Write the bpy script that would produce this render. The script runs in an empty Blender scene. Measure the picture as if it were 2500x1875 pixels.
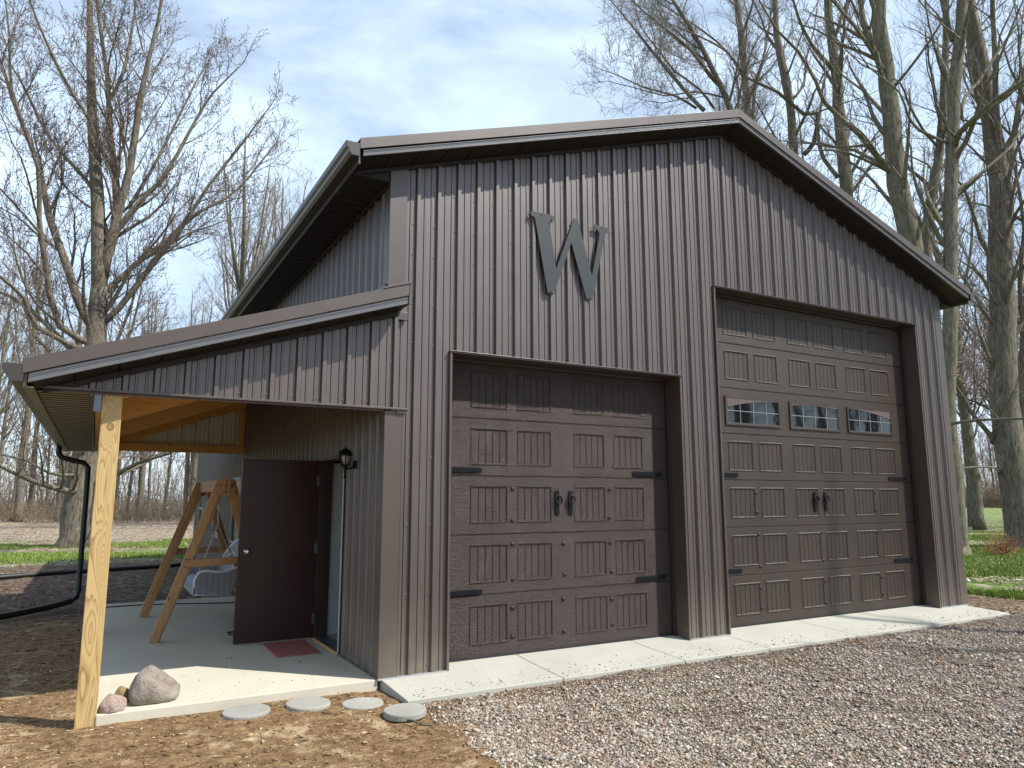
import bpy, math, random
import numpy as np
from mathutils import Vector, Matrix, noise

# ---------------------------------------------------------------- camera, sky, sun, exposure
FT = 0.3048                      # the place was measured in feet; everything is built in metres
SC = bpy.context.scene
COL = SC.collection
CAM_R = (0.86983, -0.49335, -0.00156)
CAM_U = (-0.07573, -0.13665, 0.98772)
CAM_F = (0.48750, 0.85903, 0.15623)
CAM_P = (-7.7596, -21.7044, 5.2799)
cam_data = bpy.data.cameras.new("camera")
cam = bpy.data.objects.new("camera", cam_data)
COL.objects.link(cam)
cam_data.sensor_width = 36
cam_data.lens = 25.549
cam_data.clip_start = 0.05
cam_data.clip_end = 5000
mw = Matrix.Identity(4)
for i in range(3):
    mw[i][0] = CAM_R[i]; mw[i][1] = CAM_U[i]; mw[i][2] = -CAM_F[i]; mw[i][3] = CAM_P[i] * FT
cam.matrix_world = mw
SC.camera = cam

SUN_DIR = Vector((-0.96, 1.0, -1.70)).normalized()     # the way the light travels
SUN_EL = math.asin(-SUN_DIR.z)
SUN_AZ = math.atan2(-SUN_DIR.x, -SUN_DIR.y)            # clockwise from +Y
world = bpy.data.worlds.new("World")
SC.world = world
world.use_nodes = True
nt = world.node_tree
nt.nodes.clear()
w_out = nt.nodes.new("ShaderNodeOutputWorld")
w_bg = nt.nodes.new("ShaderNodeBackground")
w_sky = nt.nodes.new("ShaderNodeTexSky")
w_sky.sky_type = 'NISHITA'
w_sky.sun_disc = False
w_sky.sun_elevation = SUN_EL
w_sky.sun_rotation = SUN_AZ
w_sky.air_density = 1.0
w_sky.dust_density = 0.6
w_sky.ozone_density = 1.3
w_tc = nt.nodes.new("ShaderNodeTexCoord")
w_map = nt.nodes.new("ShaderNodeMapping")
w_map.inputs['Scale'].default_value = (1.0, 1.6, 2.6)
w_map.inputs['Rotation'].default_value = (0.2, 0.1, 0.6)
w_n = nt.nodes.new("ShaderNodeTexNoise")
w_n.inputs['Scale'].default_value = 1.9
w_n.inputs['Detail'].default_value = 7
w_n.inputs['Roughness'].default_value = 0.55
w_n.inputs['Distortion'].default_value = 0.5
w_r = nt.nodes.new("ShaderNodeValToRGB")
w_r.color_ramp.elements[0].position = 0.30
w_r.color_ramp.elements[0].color = (0.12, 0.12, 0.12, 1)
w_r.color_ramp.elements[1].position = 0.68
w_r.color_ramp.elements[1].color = (0.86, 0.86, 0.86, 1)
w_mix = nt.nodes.new("ShaderNodeMix")
w_mix.data_type = 'RGBA'
w_mix.inputs['B'].default_value = (8.6, 10.6, 13.0, 1)
L = nt.links.new
L(w_tc.outputs['Generated'], w_map.inputs['Vector'])
L(w_map.outputs['Vector'], w_n.inputs['Vector'])
L(w_n.outputs['Fac'], w_r.inputs['Fac'])
L(w_r.outputs['Color'], w_mix.inputs['Factor'])
L(w_sky.outputs['Color'], w_mix.inputs['A'])
L(w_mix.outputs['Result'], w_bg.inputs['Color'])
w_bg.inputs['Strength'].default_value = 0.10
L(w_bg.outputs['Background'], w_out.inputs['Surface'])

sun_data = bpy.data.lights.new("sun", 'SUN')
sun_data.energy = 5.0
sun_data.angle = math.radians(0.55)
sun_data.color = (1.0, 0.955, 0.88)
sun = bpy.data.objects.new("sun", sun_data)
COL.objects.link(sun)
sun.rotation_euler = SUN_DIR.to_track_quat('-Z', 'Y').to_euler()
sun.location = (30, -30, 60)
vs = SC.view_settings
vs.view_transform = 'Standard'
vs.look = 'None'
vs.exposure = 0.46
vs.gamma = 1.0
vs.use_curve_mapping = False

random.seed(11)
RNG = np.random.default_rng(5)

# ---------------------------------------------------------------- materials
def new_mat(name):
    m = bpy.data.materials.new(name)
    m.use_nodes = True
    t = m.node_tree
    for n in list(t.nodes):
        t.nodes.remove(n)
    out = t.nodes.new("ShaderNodeOutputMaterial")
    b = t.nodes.new("ShaderNodeBsdfPrincipled")
    t.links.new(b.outputs['BSDF'], out.inputs['Surface'])
    return m, t, b

def tex_noise(t, scale, detail=5, rough=0.55, vec=None, dist=0.0):
    n = t.nodes.new("ShaderNodeTexNoise")
    n.inputs['Scale'].default_value = scale
    n.inputs['Detail'].default_value = detail
    n.inputs['Roughness'].default_value = rough
    n.inputs['Distortion'].default_value = dist
    if vec is not None:
        t.links.new(vec, n.inputs['Vector'])
    return n

def coords(t, scale=(1, 1, 1), rot=(0, 0, 0), which='Object'):
    tc = t.nodes.new("ShaderNodeTexCoord")
    mp = t.nodes.new("ShaderNodeMapping")
    mp.inputs['Scale'].default_value = scale
    mp.inputs['Rotation'].default_value = rot
    t.links.new(tc.outputs[which], mp.inputs['Vector'])
    return mp.outputs['Vector']

def world_pos(t, scale=(1, 1, 1)):
    g = t.nodes.new("ShaderNodeNewGeometry")
    mp = t.nodes.new("ShaderNodeMapping")
    mp.inputs['Scale'].default_value = scale
    t.links.new(g.outputs['Position'], mp.inputs['Vector'])
    return mp.outputs['Vector']

def ramp(t, fac, stops):
    r = t.nodes.new("ShaderNodeValToRGB")
    els = r.color_ramp.elements
    while len(els) < len(stops):
        els.new(0.5)
    for e, (p, c) in zip(els, stops):
        e.position = p
        e.color = (*c, 1) if len(c) == 3 else c
    t.links.new(fac, r.inputs['Fac'])
    return r.outputs['Color']

def mixc(t, fac, a, b, mode='MIX'):
    m = t.nodes.new("ShaderNodeMix")
    m.data_type = 'RGBA'
    m.blend_type = mode
    for key, v in (('Factor', fac), ('A', a), ('B', b)):
        if isinstance(v, (int, float)):
            m.inputs[key].default_value = v
        elif isinstance(v, tuple):
            m.inputs[key].default_value = (*v, 1)
        else:
            t.links.new(v, m.inputs[key])
    return m.outputs['Result']

def math_n(t, op, a, b=None, clamp=False):
    m = t.nodes.new("ShaderNodeMath")
    m.operation = op
    m.use_clamp = clamp
    for i, v in enumerate((a, b)):
        if v is None:
            continue
        if isinstance(v, (int, float)):
            m.inputs[i].default_value = v
        else:
            t.links.new(v, m.inputs[i])
    return m.outputs[0]

def bump(t, b, h, strength=0.3, dist=0.01):
    n = t.nodes.new("ShaderNodeBump")
    n.inputs['Strength'].default_value = strength
    n.inputs['Distance'].default_value = dist
    t.links.new(h, n.inputs['Height'])
    t.links.new(n.outputs['Normal'], b.inputs['Normal'])
    return n

def simple(name, col, rough=0.5, metal=0.0, spec=0.4, var=0.0, vscale=8, bstr=0.0, bscale=60, coat=0.0):
    m, t, b = new_mat(name)
    b.inputs['Roughness'].default_value = rough
    b.inputs['Metallic'].default_value = metal
    b.inputs['Specular IOR Level'].default_value = spec
    b.inputs['Coat Weight'].default_value = coat
    b.inputs['Base Color'].default_value = (*col, 1)
    if var:
        v = coords(t)
        n = tex_noise(t, vscale, 6, 0.6, v)
        lo = tuple(c * (1 - var) for c in col); hi = tuple(min(1, c * (1 + var)) for c in col)
        t.links.new(ramp(t, n.outputs['Fac'], [(0.3, lo), (0.7, hi)]), b.inputs['Base Color'])
    if bstr:
        v = coords(t)
        n = tex_noise(t, bscale, 4, 0.6, v)
        bump(t, b, n.outputs['Fac'], bstr, 0.004)
    return m

M = {}
def steel(name, col, rough, streak=0.12, wave=0.02, spec=0.5, ior=2.05):
    """baked-enamel steel: satin paint, faint oil canning, dust and run-off streaks"""
    m, t, b = new_mat(name)
    v = coords(t, (1, 1, 0.12))
    n = tex_noise(t, 9, 5, 0.6, v)
    lo = tuple(c * (1 - streak) for c in col); hi = tuple(c * (1 + streak) for c in col)
    c1 = ramp(t, n.outputs['Fac'], [(0.32, lo), (0.68, hi)])
    # dust settled low on the wall
    g = world_pos(t)
    sx = t.nodes.new("ShaderNodeSeparateXYZ"); t.links.new(g, sx.inputs[0])
    dn = tex_noise(t, 4, 4, 0.6, coords(t))
    low = math_n(t, 'MULTIPLY', math_n(t, 'SUBTRACT', 1.0, math_n(t, 'DIVIDE', sx.outputs['Z'], 0.7), True), dn.outputs['Fac'], True)
    c2 = mixc(t, math_n(t, 'MULTIPLY', low, 0.45), c1, (0.30, 0.25, 0.19))
    t.links.new(c2, b.inputs['Base Color'])
    r = tex_noise(t, 3.5, 4, 0.6, coords(t))
    mr = t.nodes.new("ShaderNodeMapRange")
    mr.inputs['To Min'].default_value = rough - 0.05
    mr.inputs['To Max'].default_value = rough + 0.08
    t.links.new(r.outputs['Fac'], mr.inputs['Value'])
    t.links.new(mr.outputs['Result'], b.inputs['Roughness'])
    w = tex_noise(t, 1.6, 2, 0.5, coords(t, (1, 1, 0.35)))
    bump(t, b, w.outputs['Fac'], 0.35, wave)
    b.inputs['Specular IOR Level'].default_value = spec
    b.inputs['IOR'].default_value = ior
    return m
M['siding'] = steel("bronze_siding", (0.054, 0.034, 0.024), 0.42, 0.2, 0.04, 0.5, 1.92)
M['trim'] = steel("bronze_trim", (0.060, 0.040, 0.030), 0.40, 0.05, 0.01, 0.5, 1.7)
M['gutter'] = steel("shade_toned_gutter", (0.035, 0.028, 0.022), 0.35, 0.05, 0.01, 0.5, 1.6)  # darker than the trim: shade on the eave side put into the colour
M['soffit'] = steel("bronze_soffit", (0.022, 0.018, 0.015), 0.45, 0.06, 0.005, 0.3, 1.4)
M['fascia'] = steel("satin_fascia", (0.075, 0.066, 0.062), 0.26, 0.05, 0.01, 0.5, 2.0)
M['eave_soffit'] = steel("ribbed_soffit", (0.17, 0.15, 0.095), 0.42, 0.08, 0.005, 0.5, 1.5)  # olive cast of light bounced off the ground, put into the base colour
M['liner'] = steel("liner_panel", (0.66, 0.68, 0.58), 0.5, 0.05, 0.01, 0.5, 1.45)

def overhead(name, c0, rough, tex, bs):
    m, t, b = new_mat(name)
    v = coords(t, (1, 1, 2.2))
    n = tex_noise(t, tex, 5, 0.75, v, 0.3)
    n2 = tex_noise(t, 3.0, 5, 0.6, coords(t, (1, 1, 0.5)))
    lo = tuple(c * 0.86 for c in c0); hi = tuple(c * 1.15 for c in c0)
    t.links.new(ramp(t, n2.outputs['Fac'], [(0.3, lo), (0.7, hi)]), b.inputs['Base Color'])
    b.inputs['Roughness'].default_value = rough
    b.inputs['IOR'].default_value = 1.5
    bump(t, b, n.outputs['Fac'], bs, 0.016)
    return m
M['door_small'] = overhead("stucco_embossed_door", (0.037, 0.0235, 0.0195), 0.22, 42, 1.0)
M['door_tall'] = overhead("embossed_door", (0.041, 0.0275, 0.020), 0.33, 36, 0.6)
M['black'] = simple("black_iron", (0.008, 0.009, 0.011), 0.5, 0.0, 0.12, bstr=0.3)
M['black_paint'] = simple("black_paint", (0.012, 0.012, 0.013), 0.4)
M['bolt'] = simple("dark_bronze_stud", (0.045, 0.034, 0.03), 0.28, 0.6)
M['screw'] = simple("painted_screw", (0.20, 0.165, 0.15), 0.35, 0.2)
M['sign'] = simple("slate_blue_sign", (0.027, 0.033, 0.039), 0.5, 0.0, 0.4, var=0.04, vscale=3)
M['pipe'] = simple("black_plastic", (0.012, 0.012, 0.013), 0.5, 0, 0.5, bstr=0.15)
M['entry'] = simple("brown_door_paint", (0.034, 0.0150, 0.0118), 0.34, 0, 0.3, var=0.06, vscale=2)
M['frame_dark'] = simple("dark_brown_frame", (0.035, 0.022, 0.018), 0.4)
M['white'] = simple("white_panel", (0.88, 0.90, 0.90), 0.45, var=0.03, vscale=2)
M['wrap'] = simple("pale_jamb_strip", (0.42, 0.5, 0.58), 0.5)
M['nickel'] = simple("satin_nickel", (0.58, 0.54, 0.48), 0.25, 1.0)
M['zinc'] = simple("galvanised", (0.16, 0.19, 0.22), 0.42, 0.8, var=0.1, vscale=12)
M['drip'] = simple("pale_drip_edge", (0.30, 0.29, 0.28), 0.28, 0.3)
M['rubber'] = simple("black_rubber_seal", (0.02, 0.02, 0.02), 0.7)
M['interior'] = simple("dark_interior", (0.05, 0.05, 0.05), 0.8)
M['insert'] = simple("arched_insert", (0.11, 0.082, 0.076), 0.4, var=0.08)
M['muntin'] = simple("pale_muntin", (0.22, 0.23, 0.23), 0.4)

def glass(name):
    m, t, b = new_mat(name)
    b.inputs['Base Color'].default_value = (0.006, 0.008, 0.009, 1)
    b.inputs['Roughness'].default_value = 0.03
    b.inputs['Specular IOR Level'].default_value = 0.5
    b.inputs['IOR'].default_value = 1.62
    n = tex_noise(t, 3.0, 2, 0.5, coords(t))
    bump(t, b, n.outputs['Fac'], 0.12, 0.01)
    return m
M['glass'] = glass("window_glass")
mg, tg, bg_ = new_mat("clear_glass")
bg_.inputs['Transmission Weight'].default_value = 1.0
bg_.inputs['Roughness'].default_value = 0.05
bg_.inputs['IOR'].default_value = 1.3
bg_.inputs['Base Color'].default_value = (0.9, 0.92, 0.92, 1)
M['clear'] = mg
M['bulb'] = simple("bulb_glass", (0.75, 0.76, 0.76), 0.2)

def wood(name, light, dark, axis='Z', ring=3.5, rough=0.6, knots=True, swirls=()):
    m, t, b = new_mat(name)
    sc = {'Z': (1, 1, 0.11), 'Y': (1, 0.11, 1), 'X': (0.11, 1, 1)}[axis]
    v = coords(t, sc)
    n = tex_noise(t, ring, 2.5, 0.45, v, 0.9)
    fld = n.outputs['Fac']
    for (kx, kz, ks_, kr) in swirls:          # knots: the grain runs round them (metres, object space)
        tc = t.nodes.new("ShaderNodeTexCoord"); sb = t.nodes.new("ShaderNodeVectorMath"); sb.operation = 'SUBTRACT'
        sb.inputs[1].default_value = (kx, 0, kz); t.links.new(tc.outputs['Object'], sb.inputs[0])
        ml = t.nodes.new("ShaderNodeVectorMath"); ml.operation = 'MULTIPLY'; ml.inputs[1].default_value = (1, 0, 0.25); t.links.new(sb.outputs[0], ml.inputs[0])
        ln = t.nodes.new("ShaderNodeVectorMath"); ln.operation = 'LENGTH'; t.links.new(ml.outputs[0], ln.inputs[0])
        e = math_n(t, 'POWER', 2.718, math_n(t, 'MULTIPLY', math_n(t, 'POWER', math_n(t, 'DIVIDE', ln.outputs['Value'], kr), 2.0), -1.0))
        fld = math_n(t, 'ADD', fld, math_n(t, 'MULTIPLY', e, ks_))
    rings = math_n(t, 'FRACT', math_n(t, 'MULTIPLY', fld, 22.0))
    fine = tex_noise(t, 90, 4, 0.7, v)
    base = ramp(t, rings, [(0.0, dark), (0.12, tuple((a + c) / 2 for a, c in zip(light, dark))), (0.5, light), (0.93, light), (1.0, dark)])
    c = mixc(t, math_n(t, 'MULTIPLY', fine.outputs['Fac'], 0.35), base, tuple(x * 0.7 for x in light))
    if swirls:
        tc = t.nodes.new("ShaderNodeTexCoord"); sb = t.nodes.new("ShaderNodeVectorMath"); sb.operation = 'SUBTRACT'
        sb.inputs[1].default_value = (swirls[0][0], 0, swirls[0][1]); t.links.new(tc.outputs['Object'], sb.inputs[0])
        ml = t.nodes.new("ShaderNodeVectorMath"); ml.operation = 'MULTIPLY'; ml.inputs[1].default_value = (1, 0, 0.8); t.links.new(sb.outputs[0], ml.inputs[0])
        ln = t.nodes.new("ShaderNodeVectorMath"); ln.operation = 'LENGTH'; t.links.new(ml.outputs[0], ln.inputs[0])
        kn = ramp(t, ln.outputs['Value'], [(0.0, (0.5, 0.5, 0.5)), (0.018, (0.7, 0.7, 0.7)), (0.024, (1, 1, 1)), (0.030, (0, 0, 0))])
        c = mixc(t, kn, c, tuple(x * 0.62 for x in dark))
    if knots:
        ks = {'Z': (1, 1, 0.45), 'Y': (1, 0.45, 1), 'X': (0.45, 1, 1)}[axis]
        vo = t.nodes.new("ShaderNodeTexVoronoi")
        vo.inputs['Scale'].default_value = 3.1
        t.links.new(coords(t, ks), vo.inputs['Vector'])
        k = ramp(t, vo.outputs['Distance'], [(0.035, (1, 1, 1)), (0.06, (0, 0, 0))])
        c = mixc(t, math_n(t, 'MULTIPLY', k, 0.8), c, tuple(x * 0.35 for x in dark))
    t.links.new(c, b.inputs['Base Color'])
    b.inputs['Roughness'].default_value = rough
    bump(t, b, fine.outputs['Fac'], 0.25, 0.003)
    return m
M['post'] = wood("treated_pine_post", (0.50, 0.355, 0.15), (0.25, 0.135, 0.04), 'Z', 4.0, swirls=((-2.300, 2.185, 0.34, 0.028), (-2.295, 2.185, 0.12, 0.07), (-2.305, 1.26, 0.13, 0.05), (-2.28, 1.10, 0.20, 0.03), (-2.30, 0.62, 0.09, 0.045)))
M['rafter'] = wood("pine_rafter", (0.74, 0.42, 0.125), (0.52, 0.25, 0.06), 'X', 4.0)
M['beam'] = wood("pine_beam", (0.68, 0.38, 0.11), (0.46, 0.22, 0.055), 'Y', 4.0)
M['cedar'] = wood("stained_cedar", (0.42, 0.225, 0.082), (0.25, 0.11, 0.038), 'Z', 5.0, 0.5)
M['cedar_y'] = wood("stained_cedar_rail", (0.40, 0.21, 0.078), (0.25, 0.11, 0.038), 'Y', 5.0, 0.5)

def concrete(name, c0, stain=0.14):
    m, t, b = new_mat(name)
    v = world_pos(t)
    n1 = tex_noise(t, 1.3, 6, 0.6, v); n2 = tex_noise(t, 45, 4, 0.7, v)
    lo = tuple(c * (1 - stain) for c in c0)
    c = ramp(t, n1.outputs['Fac'], [(0.3, lo), (0.65, c0)])
    c = mixc(t, math_n(t, 'MULTIPLY', n2.outputs['Fac'], 0.30), c, tuple(x * 0.62 for x in c0))
    sp = t.nodes.new("ShaderNodeTexVoronoi"); sp.inputs['Scale'].default_value = 7
    t.links.new(v, sp.inputs['Vector'])
    n3 = tex_noise(t, 0.9, 3, 0.5, v)
    spm = math_n(t, 'MULTIPLY', ramp(t, sp.outputs['Distance'], [(0.05, (1, 1, 1)), (0.10, (0, 0, 0))]),
                 ramp(t, n3.outputs['Fac'], [(0.5, (0, 0, 0)), (0.6, (1, 1, 1))]))
    c = mixc(t, math_n(t, 'MULTIPLY', spm, 0.7), c, (0.13, 0.10, 0.07))
    t.links.new(c, b.inputs['Base Color'])
    b.inputs['Roughness'].default_value = 0.85
    b.inputs['Specular IOR Level'].default_value = 0.3
    bump(t, b, n2.outputs['Fac'], 0.25, 0.004)
    return m
M['slab'] = concrete("porch_concrete", (0.54, 0.50, 0.40))
M['apron'] = concrete("apron_concrete", (0.415, 0.41, 0.35), 0.15)
M['paver'] = concrete("paver_concrete", (0.36, 0.35, 0.31), 0.3)

def bark(name, light, dark, moss=0.3, sc=14):
    m, t, b = new_mat(name)
    v = coords(t, (1, 1, 0.22))
    n = tex_noise(t, sc, 7, 0.7, v, 0.4)
    c = ramp(t, n.outputs['Fac'], [(0.35, dark), (0.62, light)])
    n2 = tex_noise(t, 0.8, 4, 0.6, coords(t))
    c = mixc(t, math_n(t, 'MULTIPLY', ramp(t, n2.outputs['Fac'], [(0.45, (0, 0, 0)), (0.65, (1, 1, 1))]), moss), c, (0.13, 0.135, 0.055))
    t.links.new(c, b.inputs['Base Color'])
    b.inputs['Roughness'].default_value = 0.9
    b.inputs['Specular IOR Level'].default_value = 0.2
    bump(t, b, n.outputs['Fac'], 0.9, 0.05)
    return m
M['bark'] = bark("grey_bark", (0.225, 0.195, 0.158), (0.07, 0.058, 0.046))
M['bark_moss'] = bark("mossy_bark", (0.23, 0.208, 0.16), (0.072, 0.064, 0.047), 0.5)
M['twig'] = simple("twig_bark", (0.155, 0.132, 0.11), 0.85, spec=0.2, var=0.25, vscale=1.5)
M['twig_far'] = simple("woods_bark", (0.235, 0.205, 0.17), 0.9, spec=0.1, var=0.3, vscale=0.4)
M['bud'] = simple("red_buds", (0.16, 0.075, 0.06), 0.7)
M['pinkbud'] = simple("pink_buds", (0.46, 0.30, 0.28), 0.7)
M['brush'] = simple("dry_brush", (0.20, 0.155, 0.115), 0.9, spec=0.1, var=0.35, vscale=0.5)
M['dryshrub'] = simple("dry_shrub", (0.28, 0.15, 0.08), 0.9, spec=0.1, var=0.3, vscale=6)

def rock(name, a, b_, c_, sc):
    m, t, b = new_mat(name)
    v = coords(t)
    n = tex_noise(t, sc, 7, 0.7, v, 0.3); n2 = tex_noise(t, 60, 3, 0.7, v)
    c = ramp(t, n.outputs['Fac'], [(0.3, a), (0.5, b_), (0.72, c_)])
    c = mixc(t, math_n(t, 'MULTIPLY', n2.outputs['Fac'], 0.3), c, (0.15, 0.12, 0.1))
    t.links.new(c, b.inputs['Base Color'])
    b.inputs['Roughness'].default_value = 0.85
    b2 = tex_noise(t, sc * 3.2, 6, 0.75, v)
    bump(t, b, math_n(t, 'ADD', n.outputs['Fac'], math_n(t, 'MULTIPLY', b2.outputs['Fac'], 0.5)), 1.0, 0.05)
    return m
M['rock_big'] = rock("grey_pink_granite", (0.19, 0.145, 0.115), (0.33, 0.275, 0.225), (0.44, 0.40, 0.35), 9)
M['rock_pink'] = rock("pink_granite", (0.45, 0.28, 0.23), (0.56, 0.42, 0.35), (0.52, 0.48, 0.42), 14)
M['rock_yellow'] = rock("ochre_rock", (0.20, 0.13, 0.05), (0.42, 0.30, 0.12), (0.55, 0.45, 0.25), 18)

def wicker(name, c0):
    m, t, b = new_mat(name)
    v = coords(t)
    w1 = t.nodes.new("ShaderNodeTexWave"); w1.inputs['Scale'].default_value = 30; w1.bands_direction = 'Z'
    w2 = t.nodes.new("ShaderNodeTexWave"); w2.inputs['Scale'].default_value = 9; w2.bands_direction = 'DIAGONAL'
    t.links.new(v, w1.inputs['Vector']); t.links.new(coords(t, (1, 1, 0)), w2.inputs['Vector'])
    h = math_n(t, 'MULTIPLY', w1.outputs['Fac'], w2.outputs['Fac'])
    t.links.new(ramp(t, h, [(0.1, tuple(c * 0.45 for c in c0)), (0.6, c0)]), b.inputs['Base Color'])
    b.inputs['Roughness'].default_value = 0.6
    bump(t, b, h, 0.7, 0.01)
    return m
M['wicker'] = wicker("white_wicker", (0.46, 0.47, 0.50))
M['wicker_rim'] = simple("white_wicker_rim", (0.66, 0.68, 0.72), 0.6, bstr=0.4, bscale=120)
M['cushion'] = simple("blue_cushion", (0.22, 0.30, 0.40), 0.9, var=0.5, vscale=14)
M['chain'] = simple("steel_chain", (0.42, 0.42, 0.42), 0.35, 0.9)

def mat_rug():
    m, t, b = new_mat("red_doormat")
    v = coords(t)
    n = tex_noise(t, 60, 4, 0.7, v); n2 = tex_noise(t, 6, 4, 0.6, v)
    c = ramp(t, n.outputs['Fac'], [(0.3, (0.22, 0.055, 0.045)), (0.7, (0.42, 0.14, 0.11))])
    # faded darker leaf pattern in the middle
    tc = t.nodes.new("ShaderNodeTexCoord")
    mp = t.nodes.new("ShaderNodeMapping"); mp.inputs['Location'].default_value = (-0.5, -0.5, 0); mp.inputs['Scale'].default_value = (1.0, 1.0, 0)
    vo = t.nodes.new("ShaderNodeTexVoronoi"); vo.inputs['Scale'].default_value = 9
    t.links.new(v, vo.inputs['Vector'])
    t.links.new(tc.outputs['Generated'], mp.inputs['Vector'])
    ln = t.nodes.new("ShaderNodeVectorMath"); ln.operation = 'LENGTH'
    t.links.new(mp.outputs['Vector'], ln.inputs[0])
    msk = math_n(t, 'MULTIPLY', ramp(t, ln.outputs['Value'], [(0.2, (1, 1, 1)), (0.3, (0, 0, 0))]),
                 ramp(t, vo.outputs['Distance'], [(0.3, (1, 1, 1)), (0.4, (0, 0, 0))]))
    c = mixc(t, math_n(t, 'MULTIPLY', msk, 0.7), c, (0.16, 0.07, 0.05))
    t.links.new(c, b.inputs['Base Color'])
    b.inputs['Roughness'].default_value = 0.95
    bump(t, b, n.outputs['Fac'], 0.6, 0.006)
    return m
M['rug'] = mat_rug()

def attr_mat(name, rough=0.85, spec=0.3, bstr=0.3, bscale=60):
    m, t, b = new_mat(name)
    a = t.nodes.new("ShaderNodeAttribute"); a.attribute_name = "Col"
    t.links.new(a.outputs['Color'], b.inputs['Base Color'])
    b.inputs['Roughness'].default_value = rough
    b.inputs['Specular IOR Level'].default_value = spec
    n = tex_noise(t, bscale, 3, 0.6, coords(t))
    bump(t, b, n.outputs['Fac'], bstr, 0.004)
    return m
M['stones'] = attr_mat("gravel_stone")
M['chips'] = attr_mat("wood_chips", 0.9, 0.2)
M['blades'] = attr_mat("grass_blades", 0.7, 0.25, 0.0)

def gravel_bed():
    m, t, b = new_mat("gravel_bed")
    v = world_pos(t)
    vo = t.nodes.new("ShaderNodeTexVoronoi"); vo.inputs['Scale'].default_value = 36
    t.links.new(v, vo.inputs['Vector'])
    sep = t.nodes.new("ShaderNodeSeparateColor"); t.links.new(vo.outputs['Color'], sep.inputs[0])
    c = ramp(t, sep.outputs[0], [(0.0, (0.06, 0.05, 0.045)), (0.3, (0.19, 0.14, 0.105)), (0.6, (0.33, 0.27, 0.22)), (0.8, (0.45, 0.42, 0.38)), (1.0, (0.6, 0.58, 0.55))])
    n = tex_noise(t, 0.7, 5, 0.6, v)
    c = mixc(t, math_n(t, 'MULTIPLY', ramp(t, n.outputs['Fac'], [(0.42, (0, 0, 0)), (0.62, (1, 1, 1))]), 0.55), c, (0.17, 0.105, 0.06))
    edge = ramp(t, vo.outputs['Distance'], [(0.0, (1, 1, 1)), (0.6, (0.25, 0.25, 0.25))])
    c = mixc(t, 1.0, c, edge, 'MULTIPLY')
    t.links.new(c, b.inputs['Base Color'])
    b.inputs['Roughness'].default_value = 0.9
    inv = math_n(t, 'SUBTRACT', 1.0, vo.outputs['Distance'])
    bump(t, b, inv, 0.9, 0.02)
    return m
M['gravel_bed'] = gravel_bed()

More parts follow.
